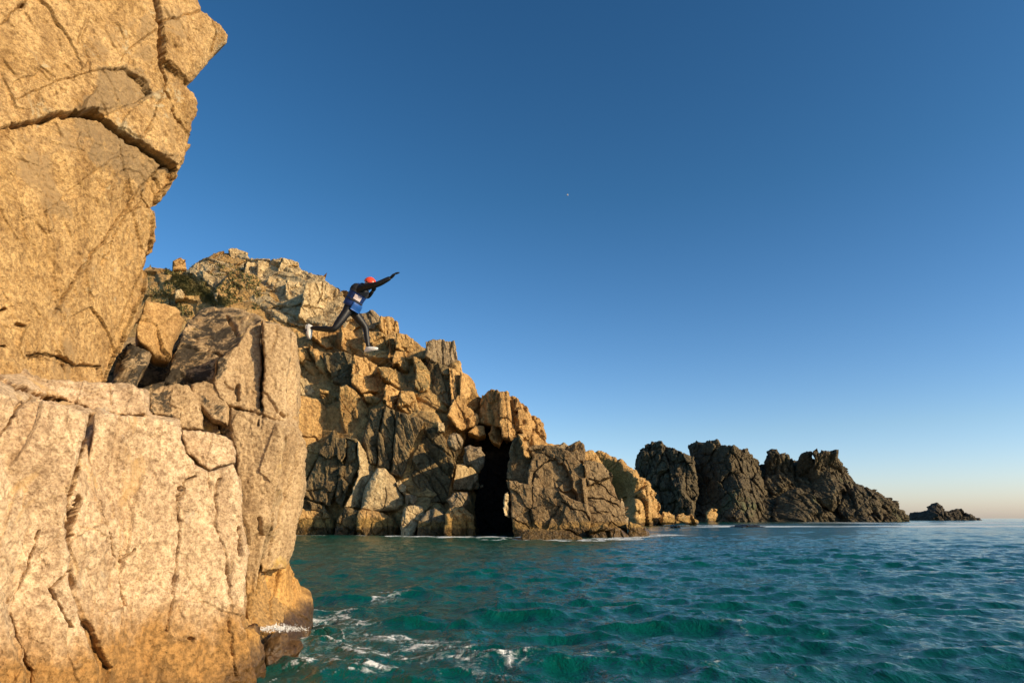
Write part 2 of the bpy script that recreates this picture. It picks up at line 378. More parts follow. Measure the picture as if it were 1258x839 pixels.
# ------------------------------------------------------------------ sea
def make_sea():
    rs = [0.3]
    while rs[-1] < 9000:
        r = rs[-1]; rs.append(r + max(.05, r*(.0042 if r < 350 else .012)))
    rs = np.array(rs); 
    th_f = np.linspace(R(-62), R(62), 1500)
    TH = th_f
    rr, tt = np.meshgrid(rs, TH, indexing='ij')
    X = (rr*np.sin(tt)).ravel(); Yy = (rr*np.cos(tt)).ravel(); r = rr.ravel()
    rng = np.random.RandomState(4)
    Z = np.zeros_like(X); DX = np.zeros_like(X); DY = np.zeros_like(X)
    comps = []
    for k in range(54):
        lam = 0.22*(1.108**k)               # 0.2 m .. 50 m
        main = R(-100)                      # waves roll in from the right
        a = main + rng.normal(0, .62 if lam < 6 else .3)
        amp = .0062*lam**.93 if lam < 5 else .0062*5**.93*(lam/5)**.25
        amp *= (.8+.4*rng.rand())*(2.1 if lam < 1.3 else 1.2 if lam < 2.6 else .7 if lam < 6 else .45)
        comps.append((lam, a, amp, rng.rand()*6.283))
    # calmer and choppier patches
    patch = .85 + .35*fbm(np.c_[X/14, Yy/14, np.zeros_like(X)], 2, 3)
    for lam, a, amp, ph in comps:
        k = 2*math.pi/lam
        cell = np.maximum(.05, r*.0042)
        fade = np.clip((lam/cell-3)/3, 0, 1)
        arg = k*(X*math.cos(a)+Yy*math.sin(a)) + ph
        c, s = np.cos(arg), np.sin(arg)
        A = amp*fade*(patch if lam < 8 else 1)
        Z += A*c; q = .9
        DX -= A*q*math.cos(a)*s; DY -= A*q*math.sin(a)*s
    Z += .02*np.where(r < 60, ridged(np.c_[X*1.6, Yy*1.6, np.zeros_like(X)], 3, 9)-.5, 0)
    far = np.clip((r-600)/2500, 0, 1)
    Z *= (1-far)*.76; DX *= .8; DY *= .8
    # foam drifting on the surface
    w = np.c_[X, Yy]
    warp = np.stack([fbm(np.c_[X*.9, Yy*.9, np.zeros_like(X)], 3, 21), fbm(np.c_[X*.9, Yy*.9, np.zeros_like(X)+4], 3, 22)], 1)
    near = r < 40
    foam = np.zeros_like(X)
    idn = np.where(near)[0]
    ww = w[idn] + warp[idn]*.55
    rg = np.clip(ridged(np.c_[ww*2.6, np.zeros(len(ww))], 4, 33)/1.8, 0, 1)
    rg = np.clip((rg-.49)/.32, 0, 1)
    def trail(pts, wid, amt):
        pw = []
        for px, py in pts:
            v = -(py-CY)/FPX; sl = (math.sin(PITCH)+v*math.cos(PITCH))/(math.cos(PITCH)-v*math.sin(PITCH))
            Yq = CAMH/-sl; p = px2w(px, py, Yq); pw.append((p[0], p[1]))
        d, _ = seg_dist(ww, pw, False)
        return amt*np.exp(-(d/wid)**2)
    reg = np.zeros(len(ww))
    for pts, wid, amt in (
        ([(365, 775), (400, 782), (440, 790), (500, 800), (560, 806), (620, 812)], .32, 1.),
        ([(470, 780), (510, 784), (560, 795), (610, 803), (640, 806)], .28, 1.15),
        ([(400, 752), (430, 754), (460, 762), (480, 765), (470, 775)], .5, .8),
        ([(360, 800), (410, 812), (450, 815), (470, 830)], .4, .9),
        ([(380, 790), (430, 795), (420, 760)], .9, .6),
        ([(640, 808), (700, 806), (740, 800)], .35, .6),
        ([(455, 727), (480, 733)], .35, .9),
        ([(560, 825), (640, 832)], .3, .35),
        ([(325, 838), (350, 815), (372, 800), (380, 775), (395, 762)], .35, .9),
        ([(870, 765), (900, 775)], .25, .5), ([(960, 812), (975, 818)], .14, .8), ([(1040, 705), (1060, 710)], .3, .6), ([(865, 820), (890, 826)], .14, .7), ([(1240, 712), (1255, 720)], .2, .5)):
        reg = np.maximum(reg, trail(pts, wid, amt))
    soft = np.clip(.5+fbm(np.c_[ww*1.3, np.zeros(len(ww))+3], 4, 44), 0, 1)
    foam[idn] = np.maximum(foam[idn], np.clip(rg*.55*reg + .22*reg*soft, 0, 1))
    # foam where swell meets rock
    mid = (r > 35) & (r < 420); im = np.where(mid)[0]
    wm = w[im] + warp[im]*1.2
    def shore(pts, wid, amt):
        P = [tuple(px2w(px, 640, Y)[:2]) for px, Y in pts]
        d, _ = seg_dist(wm, P, False); return amt*np.exp(-(d/wid)**2)
    nz = .5+.5*fbm(np.c_[wm*.55, np.zeros(len(wm))], 4, 71)
    fm = np.zeros(len(wm))
    for pts, wid, amt in (
        ([(365, 69), (410, 67), (450, 66), (490, 65)], .8, 1.4), ([(500, 62.5), (560, 60), (590, 59), (620, 58)], 1.5, 2.2), ([(590, 61), (625, 59), (640, 58)], .8, 1.2),
        ([(632, 55), (716, 53), (770, 57), (800, 59), (812, 62)], 1.2, 2.), ([(800, 62), (830, 72)], 1.6, .9),
        ([(805, 165), (850, 158), (900, 152)], 5, 1.5), ([(845, 120), (900, 118)], 3, .55)):
        fm = np.maximum(fm, shore(pts, wid, amt))
    surf = np.exp(-((w[im][:, 1]-(140+6*fbm(np.c_[w[im]/30, np.zeros(len(im))], 2, 5)))/9)**2)*np.clip((w[im][:, 0]-30)/20, 0, 1)*2.4
    surf2 = np.exp(-((w[im][:, 1]-(250+9*fbm(np.c_[w[im]/40, np.zeros(len(im))], 2, 6)))/30)**2)*np.clip((w[im][:, 0]-90)/40, 0, 1)*1.3
    st = np.clip(.5+.9*fbm(np.c_[w[im][:, 0]*.05, w[im][:, 1]*.14, np.zeros(len(im))], 4, 75), 0, 1)
    fm = np.maximum(fm*np.clip(nz*1.7-.25, 0, 1.2), (surf+surf2)*st)
    foam[im] = np.clip(fm, 0, 1)
    # whitecaps
    wc = np.clip((fbm(np.c_[X/1.2, Yy/.9, np.zeros_like(X)], 4, 91)-1.17)*3, 0, 1)*(r > 9)*(r < 200)*.3
    foam = np.maximum(foam, wc*.6)
    Z += .025*foam*(r < 30)
    V = np.stack([X+DX, Yy+DY, Z], 1)
    nr, nt_ = len(rs), len(TH)
    idx = np.arange(nr*nt_).reshape(nr, nt_)
    Q = np.stack([idx[:-1, :-1], idx[:-1, 1:], idx[1:, 1:], idx[1:, :-1]], -1).reshape(-1, 4)[:, ::-1]
    me = bpy.data.meshes.new('sea')
    nF = len(Q)
    # the rest of the sea, all round and out to the horizon
    m = 96; extra = []; base = len(V); ex = []
    ang = np.concatenate([np.linspace(R(62), R(298), m)])
    for rad in (0.3, 60, 400, 3000, 9000, 30000):
        for a in ang: extra.append((rad*math.sin(a), rad*math.cos(a), -.04))
    for i in range(5):
        for j in range(m-1):
            a0 = base+i*m+j; ex.append((a0, a0+m, a0+m+1, a0+1))
    b2 = base+len(extra)
    a2 = np.linspace(R(-62), R(62), 60)
    for rad in (8990, 30000):
        for a in a2: extra.append((rad*math.sin(a), rad*math.cos(a), -.04))
    for j in range(59): ex.append((b2+j, b2+60+j, b2+61+j, b2+1+j))
    V = np.concatenate([V, np.array(extra)]); Q = np.concatenate([Q, np.array(ex)])
    foam = np.concatenate([foam, np.zeros(len(extra))])
    me.vertices.add(len(V)); me.vertices.foreach_set('co', V.astype(np.float32).ravel())
    me.loops.add(len(Q)*4); me.loops.foreach_set('vertex_index', Q.astype(np.int32).ravel())
    me.polygons.add(len(Q)); me.polygons.foreach_set('loop_start', np.arange(0, len(Q)*4, 4, dtype=np.int32)); me.polygons.foreach_set('loop_total', np.full(len(Q), 4, np.int32))
    me.update(calc_edges=True)
    me.polygons.foreach_set('use_smooth', [True]*len(Q))
    at = me.attributes.new('foam', 'FLOAT', 'POINT'); at.data.foreach_set('value', foam.astype(np.float32))
    mt, nt, b = new_mat('sea_water'); L = nt.links.new
    geo = N(nt, 'ShaderNodeNewGeometry'); pos = geo.outputs['Position']
    def noise(s, det, rough, dist=0, vec=None):
        n = N(nt, 'ShaderNodeTexNoise'); n.inputs['Scale'].default_value = s; n.inputs['Detail'].default_value = det
        n.inputs['Roughness'].default_value = rough; n.inputs['Distortion'].default_value = dist
        L(vec if vec else pos, n.inputs['Vector']); return n.outputs['Fac']
    mp = N(nt, 'ShaderNodeMapping'); L(pos, mp.inputs[0]); mp.inputs['Rotation'].default_value = (0, 0, R(12)); mp.inputs['Scale'].default_value = (1, .62, 1)
    a = N(nt, 'ShaderNodeAttribute'); a.attribute_name = 'foam'
    fn = noise(9, 6, .75, .6); fn2 = noise(30, 3, .7)
    fr = N(nt, 'ShaderNodeMath', operation='MULTIPLY_ADD'); L(ramp(nt, fn, [(.40, 0.), (.60, 1.)]), fr.inputs[0]); fr.inputs[1].default_value = .9; fr.inputs[2].default_value = .15
    fm_ = N(nt, 'ShaderNodeMath', operation='MULTIPLY'); L(a.outputs['Fac'], fm_.inputs[0]); L(fr.outputs[0], fm_.inputs[1])
    ff = ramp(nt, fm_.outputs[0], [(.08, 0.), (.40, .9)])
    patch = noise(.045, 4, .6)
    wc = mix(nt, ramp(nt, patch, [(.35, 0.), (.65, 1.)]), (.0003, .056, .041), (.0008, .082, .062))
    L(mix(nt, ff, wc, (.74, .76, .74)), b.inputs['Base Color'])
    L(ramp(nt, ff, [(0, .07), (1, .7)]), b.inputs['Roughness'])
    b.inputs['IOR'].default_value = 1.333
    n1 = noise(4.2, 5, .62, .5, mp.outputs[0]); n2 = noise(15, 4, .6, .4, mp.outputs[0]); n0 = noise(.5, 4, .6, .3, mp.outputs[0])
    bn = None
    for s, dist, st in ((n0, .30, .35), (n1, .10, .85), (n2, .022, .85), (fn2, .012, .3)):
        bb = N(nt, 'ShaderNodeBump'); bb.inputs['Strength'].default_value = st; bb.inputs['Distance'].default_value = dist
        L(s, bb.inputs['Height'])
        if bn: L(bn, bb.inputs['Normal'])
        bn = bb.outputs[0]
    L(bn, b.inputs['Normal'])
    me.materials.append(mt)
    o = bpy.data.objects.new('sea', me); C.objects.link(o); tag(o, kind='structure', label='choppy teal sea with drifting foam')
make_sea()

# ------------------------------------------------------------------ the golden overhanging crag on the left
HAIR = 1
NF = [(1.6, 2.2, 25, .10, .02, .00, .03), (.55, .8, 35, .10, .02, .0, .02)]
crag = rock('overhanging_crag',
  [(-160, -160), (236, -160), (244, -40), (246, 0), (248, 10), (262, 20), (275, 30), (283, 42), (281, 50), (270, 60), (264, 68), (246, 86), (231, 104), (238, 112), (243, 126), (241, 140), (236, 150),
   (234, 165), (231, 182), (226, 198), (216, 214), (207, 236), (190, 257), (192, 278), (188, 305), (181, 325), (183, 350), (178, 372), (170, 397), (158, 414), (150, 430), (141, 448), (131, 470), (128, 540), (-160, 540)],
  rbf([(-160, 0, 5.2), (0, 0, 6.6), (0, 450, 5.9), (120, 200, 7.3), (240, 20, 9.0), (240, 130, 9.0), (190, 300, 8.8), (130, 465, 7.9), (0, 250, 6.1)]),
  nvec(52, -6), M['crag'], stains=[([(97, 136), (120, 105), (122, 88), (150, 83), (172, 93), (187, 115), (160, 128), (140, 132)], 12), ([(110, 150), (200, 200), (180, 220), (120, 190)], 25)], step=1.05, thick=4, rnd=.14, rdir=(-.60, .80, .36), seed=3, noise=(.035, .6), fine=(.015, .06), wob=1.5,
  fac=[(1.9, 3.2, 28, .03, .006, .0, .03), (.6, 1.3, 33, .10, .022, .0, .02), (.2, .38, 33, .14, .04, .0, .02)],
  panels=[([(-170, 160), (22, 153), (55, 145), (95, 137), (125, 140), (145, 158), (165, 173), (190, 192), (216, 210), (190, 257), (182, 350), (130, 470), (128, 560), (-170, 560)], -.10, 0, 0),
          ([(187, -170), (188, 0), (195, 28), (197, 72), (205, 85), (228, 104), (290, 60), (290, -170)], .05, -.12, .05),
          ([(97, 136), (120, 105), (122, 88), (150, 83), (172, 93), (187, 115), (160, 128), (140, 132)], -.03, -.28, .2),
          ([(203, 82), (228, 104), (245, 120), (240, 180), (226, 160), (210, 135)], .0, .22, 0),
          ([(180, 222), (205, 202), (220, 205), (205, 240), (190, 257)], -.02, .5, .1),
          ([(190, 257), (175, 252), (150, 268), (125, 300), (95, 345), (60, 400), (40, 435), (92, 449), (128, 452), (165, 360), (192, 300)], .05, .03, -.02),
          ([(38, 436), (72, 436), (95, 450), (130, 452), (131, 480), (38, 480)], -.06, .05, -.05),
          ([(130, 140), (150, 133), (185, 115), (205, 135), (226, 165), (232, 182), (212, 206), (165, 172), (146, 158)], .03, .12, .12),
          ([(188, 118), (196, 130), (182, 160), (172, 170), (150, 155), (165, 130)], .03, -.12, 0)],
  cracks=[([(20, 153), (55, 145), (95, 137), (125, 140), (145, 158), (165, 173), (190, 192), (212, 207)], 2.6, .22),
          ([(95, 138), (125, 141), (148, 160)], 3.5, .14),
          ([(185, -30), (187, 0), (195, 28), (197, 72), (203, 105), (212, 135), (222, 160), (230, 178)], 2.0, .13), ([(196, 30), (198, 70)], 3.2, .12),
          ([(198, 75), (215, 90), (228, 104)], 1.3, .06), ([(205, 201), (182, 222), (178, 242), (190, 258)], 1.3, .08),
          ([(180, 222), (165, 245), (150, 268), (125, 300), (100, 330), (70, 385)], 1.3, .05), ([(178, 245), (160, 262), (142, 290), (128, 325)], 1.1, .04),
          ([(20, 120), (60, 105), (100, 92), (130, 86), (155, 84), (175, 95), (186, 112)], 1.0, .05), ([(205, 103), (190, 138), (175, 165)], 1.0, .05), ([(160, 60), (175, 48), (190, 38)], 1.0, .05), ([(148, 75), (160, 60)], 1., .03),
          ([(195, 28), (212, 27), (246, 12)], 1.4, .07), ([(262, 28), (264, 42), (262, 60)], 2.0, .12),
          ([(38, 434), (72, 435), (95, 449), (128, 450)], 1.5, .10), ([(188, 290), (178, 325), (165, 358), (152, 400)], 1.2, .05), ([(0, 384), (12, 378)], 2.2, .1), ([(28, 398), (34, 400)], 2., .08), ([(3, 424), (7, 424)], 2.2, .09), ([(0, 351), (3, 349)], 2, .07),
          ([(0, 30), (25, 8), (40, -10)], 1.2, .05), ([(22, 8), (27, 5)], 2.5, .08), ([(95, 55), (110, 0)], .9, .025), ([(110, 95), (100, 50), (110, 20)], .8, .025),
          ([(148, 160), (160, 215), (156, 240)], .9, .03), ([(60, 260), (110, 215), (150, 190)], .9, .02), ([(213, 207), (200, 240)], 1., .04), ([(165, 172), (188, 192), (206, 196)], 1.2, .05)])
tag(crag, 'golden overhanging granite crag filling the upper left, split by a dark curved crack', 'rock crag')

# ------------------------------------------------------------------ pale slab at lower left
slab = rock('rock_slab',
  [(-160, 440), (0, 449), (30, 456), (60, 463), (90, 468), (130, 469), (165, 471), (177, 478), (180, 492), (181, 508), (200, 512), (217, 515), (224, 528), (250, 530), (284, 540), (291, 560), (297, 600), (300, 640),
   (306, 680), (301, 710), (299, 760), (306, 790), (318, 830), (330, 900), (330, 1000), (-160, 1200)],
  rbf([(-160, 470, 3.6), (-160, 900, 3.4), (0, 452, 6.2), (0, 484, 4.7), (0, 839, 4.5), (90, 470, 7.6), (105, 506, 5.9), (170, 474, 8.4), (178, 512, 6.9), (215, 522, 7.2), (288, 545, 7.9), (300, 640, 7.9), (300, 839, 7.3), (150, 700, 5.9), (150, 839, 5.7), (150, 600, 6.0), (250, 600, 7.0), (250, 800, 6.8), (150, 1200, 5.5), (330, 1000, 7.2)], 1.035),
  nvec(50, 8), M['slab'], step=1.05, thick=3, rnd=.07, seed=12, noise=(.03, .5), fine=(.010, .05), wob=1.2,
  fac=[(1.0, 2.6, -10, .09, .02, .0, .02), (.38, 1.3, -6, .17, .045, .0, .015), (.16, .35, 8, .16, .04, .0, .015)],
  panels=[([(222, 526), (230, 556), (257, 578), (284, 568), (300, 600), (300, 520)], -.10, 0, 0),
          ([(-170, 440), (0, 463), (20, 475), (50, 484), (85, 492), (115, 500), (185, 508), (185, 460), (90, 460)], -.02, 0, .1),
          ([(0, 725), (12, 760), (19, 782), (33, 822), (40, 900), (-170, 900), (-170, 700)], .09, .1, 0),
          ([(113, 509), (102, 549), (88, 606), (86, 660), (86, 706), (69, 725), (109, 773), (128, 822), (140, 900), (35, 900), (19, 782), (0, 730), (-170, 700), (-170, 500), (20, 498), (50, 488)], -.07, .04, 0),
          ([(228, 592), (221, 630), (219, 678), (216, 725), (204, 773), (200, 900), (320, 900), (300, 640), (292, 575), (257, 580)], -.04, .05, 0),
          ([(124, 616), (133, 678), (152, 749), (154, 782), (130, 822), (109, 773), (90, 720), (88, 660), (97, 616)], .04, .1, 0),
          ([(271, 587), (266, 640), (285, 706), (302, 710), (298, 600), (292, 570)], -.03, .2, 0)],
  cracks=[([(113, 509), (109, 530), (102, 549), (96, 575), (88, 606)], 3.2, .24), ([(97, 612), (92, 635), (86, 659)], 3.8, .26), ([(86, 700), (88, 722)], 3, .15), ([(86, 659), (84, 700), (90, 768)], 1.6, .06),
          ([(-20, 458), (0, 464), (20, 475), (50, 484), (85, 492), (115, 500)], 2.4, .13), ([(20, 477), (50, 486), (62, 488)], 3.4, .16),
          ([(-10, 545), (10, 522), (22, 500), (35, 490)], 1.6, .07), ([(224, 528), (229, 554), (243, 572), (257, 578), (285, 568)], 1.6, .05),
          ([(243, 585), (228, 592), (222, 630), (219, 678), (216, 725), (204, 773)], 1.5, .07), ([(271, 587), (266, 640), (276, 680), (285, 720)], 1.4, .05), ([(257, 580), (271, 587)], 1.3, .04),
          ([(124, 616), (133, 678), (152, 749), (154, 782)], 1.3, .05), ([(69, 722), (90, 745), (109, 773), (128, 822)], 1.6, .07), ([(0, 728), (12, 755), (19, 782), (33, 822)], 1.8, .12),
          ([(147, 690), (152, 685), (166, 676)], 2.2, .12), ([(48, 649), (33, 700), (14, 738)], 1.2, .04), ([(86, 764), (90, 768)], 2.4, .12), ([(298, 650), (297, 680)], 2.4, .12), ([(140, 600), (150, 640), (146, 690)], 1., .03),
          ([(170, 640), (185, 700), (180, 760)], .9, .02), ([(60, 520), (40, 560), (30, 620)], .9, .02), ([(135, 475), (138, 500)], 1, .03), ([(90, 470), (140, 488), (180, 500)], 1.2, .04), ([(231, 784), (233, 786)], 1.8, .06)])
tag(slab, 'pale pinkish granite slab at lower left with a dark vertical cleft and rusty foot', 'rock')

SF = [(.9, 2.2, -10, .05, .010, .0, .02), (.34, 1.3, -6, .08, .014, .0, .015), (.15, .35, 8, .11, .03, .0, .015)]
def face(par, poly, cx, cy, Yc, az, el, mat, seed, thick=.8, rnd=.045, cracks=(), fac=SF, stains=(), noise=(.022, .5)):
    return rock('rock_face', poly, plane_depth(cx, cy, Yc, az, el), nvec(az, el), M[mat], step=1.05, thick=thick, rnd=rnd, seed=seed, noise=noise, fine=(.010, .05), wob=1.5, fac=fac, cracks=cracks, stains=stains, parent=par)
face(slab, [(116, 507), (150, 508), (182, 511), (200, 513), (216, 516), (223, 528), (228, 552), (243, 571), (257, 579), (286, 570), (292, 590), (297, 615), (301, 645), (306, 680), (301, 710), (299, 760), (306, 790), (316, 830), (325, 900), (320, 1010), (128, 1040),
   (125, 824), (108, 776), (94, 740), (88, 716), (92, 700), (91, 664), (103, 625), (100, 610), (104, 585), (110, 552)], 200, 680, 6.35, 54, 5, 'slab', 201, thick=.6,
   cracks=[([(243, 585), (228, 592), (222, 630), (219, 678), (216, 725), (204, 773)], 1.6, .09), ([(222, 600), (221, 625)], 2.6, .1), ([(271, 587), (266, 640), (276, 680), (285, 720)], 1.4, .06), ([(124, 616), (133, 678), (152, 749), (154, 782)], 1.4, .06), ([(147, 690), (152, 685), (166, 676)], 1.9, .08), ([(150, 692), (146, 680)], 1.6, .06),
           ([(298, 650), (297, 680)], 2.4, .12), ([(231, 784), (233, 786)], 1.8, .06), ([(285, 690), (283, 760), (290, 830)], 1.2, .05), ([(258, 580), (262, 600)], 1.2, .05)])
face(slab, [(-170, 478), (0, 478), (18, 486), (34, 490), (50, 489), (80, 498), (110, 508), (104, 530), (97, 552), (91, 575), (82, 606), (80, 660), (84, 680), (84, 716), (92, 742), (107, 778), (125, 825), (125, 1040), (38, 1040), (34, 824), (20, 784), (12, 758), (0, 726), (-170, 690)], 50, 660, 4.95, 50, 6, 'slab', 205, thick=.6,
   cracks=[([(-10, 545), (10, 522), (22, 500), (35, 490)], 1.8, .07), ([(48, 649), (33, 700), (14, 738)], 1.5, .06), ([(84, 700), (62, 722), (70, 740), (88, 768)], 1.8, .08), ([(88, 762), (90, 768)], 2.2, .08)])
face(slab, [(-170, 700), (0, 735), (10, 762), (18, 788), (32, 828), (35, 1040), (-170, 1040)], 0, 800, 4.45, 48, 8, 'slab', 207, thick=.8)
face(slab, [(-170, 430), (-60, 440), (0, 449), (30, 456), (60, 463), (90, 468), (130, 469), (165, 471), (176, 477), (181, 490), (181, 508), (150, 505), (116, 501), (85, 493), (50, 485), (22, 477), (0, 466), (-170, 440)], 110, 486, 6.6, 46, 38, 'slab', 209, thick=.9, rnd=.07,
   cracks=[([(135, 472), (139, 492)], 1.2, .04), ([(40, 462), (90, 478), (140, 488)], 1.2, .04)])
face(slab, [(221, 526), (236, 528), (252, 530), (270, 535), (285, 540), (290, 556), (289, 568), (258, 577), (243, 569), (229, 553)], 255, 552, 7.1, 44, 8, 'slab', 211, thick=.8)

# ------------------------------------------------------------------ lichened block behind the slab
blk = rock('granite_block',
  [(170, 478), (186, 470), (203, 466), (212, 440), (220, 418), (231, 392), (248, 379), (262, 376), (285, 376), (300, 381), (316, 384), (325, 391), (340, 398), (357, 404), (362, 412), (364, 430), (366, 470), (367, 500), (366, 530), (374, 545),
   (373, 580), (369, 625), (364, 655), (357, 680), (352, 697), (350, 760), (340, 830), (280, 900), (200, 700), (175, 560)],
  rbf([(180, 490, 9.9), (205, 470, 10.2), (250, 380, 12.2), (300, 384, 12.0), (340, 400, 11.2), (362, 410, 12.2), (240, 440, 10.8), (290, 470, 10.25), (350, 440, 10.1), (364, 450, 11.3), (290, 560, 9.55), (350, 540, 9.25), (344, 600, 9.1), (325, 650, 8.9), (374, 560, 11.3), (371, 610, 11.2), (364, 655, 10.9), (366, 500, 11.2), (352, 700, 10.6), (300, 800, 8.4), (220, 520, 9.6), (215, 600, 9.1), (300, 410, 11.3)], 1.03),
  nvec(42, 12), M['block'], stains=[([(222, 400), (236, 385), (262, 380), (290, 384), (280, 400), (300, 425), (275, 445), (262, 462), (240, 470), (206, 466), (214, 440)], 14), ([(178, 476), (205, 470), (222, 492), (212, 512), (182, 510)], 8), ([(236, 478), (262, 482), (280, 500), (282, 530), (262, 520), (248, 495)], 10), ([(314, 388), (330, 396), (326, 420), (318, 420)], 5)], step=1.15, thick=3.2, rnd=.08, seed=21, noise=(.055, .7), fine=(.012, .07), wob=1.3,
  fac=[(1.0, 1.5, 10, .10, .03, .0, .03), (.35, .5, 15, .16, .05, .0, .02), (.12, .2, 15, .22, .08, .0, .02)],
  panels=[([(278, 503), (282, 498), (310, 505), (350, 520), (352, 540), (340, 580), (325, 650), (300, 800), (285, 700), (280, 560)], .14, .05, 0),
          ([(322, 392), (322, 450), (322, 505), (352, 520), (364, 480), (362, 410), (345, 398)], .06, .02, 0),
          ([(210, 440), (225, 420), (290, 450), (270, 470), (235, 470)], .05, .1, .35)],
  cracks=[([(325, 393), (321, 420), (323, 450), (322, 478), (324, 505)], 1.8, .16), ([(276, 500), (300, 506), (330, 517), (350, 520)], 1.6, .07), ([(279, 500), (280, 530), (283, 560)], 1.6, .06), ([(292, 474), (290, 492)], 2.4, .12),
          ([(322, 478), (340, 505)], 1.2, .06), ([(347, 509), (349, 511)], 2.2, .1), ([(317, 522), (320, 515)], 1.5, .06), ([(352, 520), (348, 560), (335, 600), (322, 650), (318, 700)], 1.5, .06), ([(346, 620), (330, 665)], 1.2, .05),
          ([(205, 470), (235, 472), (262, 490), (275, 530)], 2.4, .12), ([(235, 470), (258, 500)], 2, .1), ([(253, 430), (283, 440)], 2, .08), ([(278, 388), (288, 400), (295, 412)], 2.4, .14), ([(310, 640), (315, 690), (305, 740)], 2., .1), ([(322, 700), (336, 712), (330, 760)], 1.8, .08)])
tag(blk, 'tall lichen-stained granite block behind the pale slab, its right edge brightly lit', 'rock')
face(blk, [(281, 500), (300, 505), (318, 512), (335, 517), (351, 521), (350, 545), (344, 580), (335, 620), (327, 655), (318, 700), (308, 770), (300, 770), (298, 640), (291, 560), (283, 535)], 318, 580, 9.05, 12, 4, 'block', 221, cracks=[([(317, 522), (320, 515)], 1.5, .06), ([(346, 600), (330, 650)], 1.2, .05)])
face(blk, [(348, 500), (351, 470), (353, 440), (354, 408), (358, 407), (362, 414), (364, 430), (366, 470), (367, 500), (367, 532), (348, 530)], 358, 470, 10.75, 62, 6, 'block', 233, thick=1.)
face(blk, [(347, 523), (366, 524), (374, 545), (373, 580), (369, 625), (364, 655), (357, 682), (350, 697), (335, 699), (320, 702), (329, 655), (337, 620), (340, 580), (346, 545), (347, 521)], 357, 600, 9.95, 64, 4, 'block', 223, thick=1.2, cracks=[([(368, 545), (352, 600), (335, 660)], 1.2, .05), ([(338, 640), (330, 690)], 1.6, .08)])
face(blk, [(324, 393), (340, 398), (356, 405), (355, 440), (351, 480), (352, 519), (335, 515), (323, 508), (322, 478), (325, 450), (323, 420)], 340, 460, 10.08, 42, 6, 'block', 225, thick=1.2, cracks=[([(324, 480), (340, 505)], 1.4, .06), ([(345, 507), (349, 511)], 2.4, .1), ([(343, 402), (333, 432)], 1.2, .05)])
face(blk, [(268, 440), (290, 425), (305, 400), (320, 393), (320, 420), (321, 450), (319, 478), (320, 506), (300, 502), (282, 497), (268, 488), (262, 470)], 298, 455, 9.98, 30, 12, 'block', 227, thick=1.2, stains=[([(262, 430), (284, 425), (276, 455), (262, 470)], 6)], cracks=[([(292, 474), (290, 492)], 2.4, .12), ([(275, 470), (288, 480)], 1.4, .05)])
face(blk, [(234, 472), (250, 468), (262, 472), (276, 482), (280, 498), (278, 520), (262, 515), (250, 500), (238, 490)], 257, 490, 9.7, 26, 14, 'block', 229, thick=.9, stains=[([(250, 485), (275, 500), (275, 518), (255, 508)], 5)])
face(blk, [(183, 484), (196, 474), (214, 470), (232, 474), (246, 498), (250, 528), (222, 524), (215, 513), (184, 508)], 215, 495, 9.4, 22, 14, 'block', 231, thick=.9, stains=[([(184, 484), (205, 478), (212, 510), (184, 508)], 6)])
foot = rock('foot_rock',
  [(322, 700), (340, 697), (353, 693), (360, 706), (368, 715), (372, 728), (383, 735), (386, 748), (385, 759), (386, 775), (384, 795), (300, 810), (296, 790), (306, 745)],
  rbf([(320, 740, 9.8), (352, 700, 10.3), (385, 745, 11.2), (340, 780, 9.6), (300, 790, 8.8), (386, 790, 11.2)]),
  nvec(48, 15), M['rust'], step=1.1, thick=1.6, rnd=.18, seed=33, noise=(.07, .6), fine=(.012, .07), fac=[(.7, .9, 20, .14, .04, .0, .02)],
  cracks=[([(347, 700), (337, 730), (330, 765), (318, 790)], 1.6, .1), ([(352, 745), (385, 765)], 1., .03)])
tag(foot, 'rust-orange wedge of rock jutting into the sea below the lichened block', 'rock', 'rusty rocks at the foot of the near cliff')
f2 = rock('foot_rock', [(300, 772), (312, 772), (322, 782), (322, 800), (319, 840), (316, 900), (300, 900), (298, 800)], plane_depth(310, 830, 7.55, 45, 12), nvec(45, 12), M['rust'], step=1.1, thick=1., rnd=.1, seed=35, noise=(.05, .4), fac=[(.3, .5, 5, .2, .04, .0, .02)])
tag(f2, 'narrow rust-coloured rib at the waterline beside the pale slab', 'rock', 'rusty rocks at the foot of the near cliff')
f3 = rock('foot_rock', [(324, 800), (333, 788), (345, 781), (354, 784), (356, 793), (366, 796), (368, 804), (362, 812), (360, 835), (350, 870), (318, 880)], plane_depth(343, 812, 8.3, 45, 15), nvec(45, 15), M['rust'], step=1.1, thick=1., rnd=.12, seed=36, noise=(.06, .4), fac=[(.4, .5, 15, .2, .05, .0, .02)])
tag(f3, 'low rust-brown knob of rock washed by foam, right of the narrow rusty rib', 'rock', 'rusty rocks at the foot of the near cliff')
wb_ = rock('wedged_boulder', [(178, 368), (190, 370), (201, 373), (216, 380), (228, 391), (222, 402), (213, 417), (210, 436), (203, 436), (190, 434), (178, 424), (168, 416), (168, 400), (173, 386)],
  rbf([(178, 370, 10.0), (228, 391, 10.7), (209, 436, 10.4), (170, 416, 9.8)]), nvec(35, 5), M['boulder'], step=1.1, thick=1.2, rnd=.09, seed=41, noise=(.03, .5), fac=[(.55, .6, 30, .32, .06, .0, .02), (.2, .25, 20, .2, .05, 0, .02)])
tag(wb_, 'ochre boulder wedged between the golden crag and the lichened block', 'boulder')
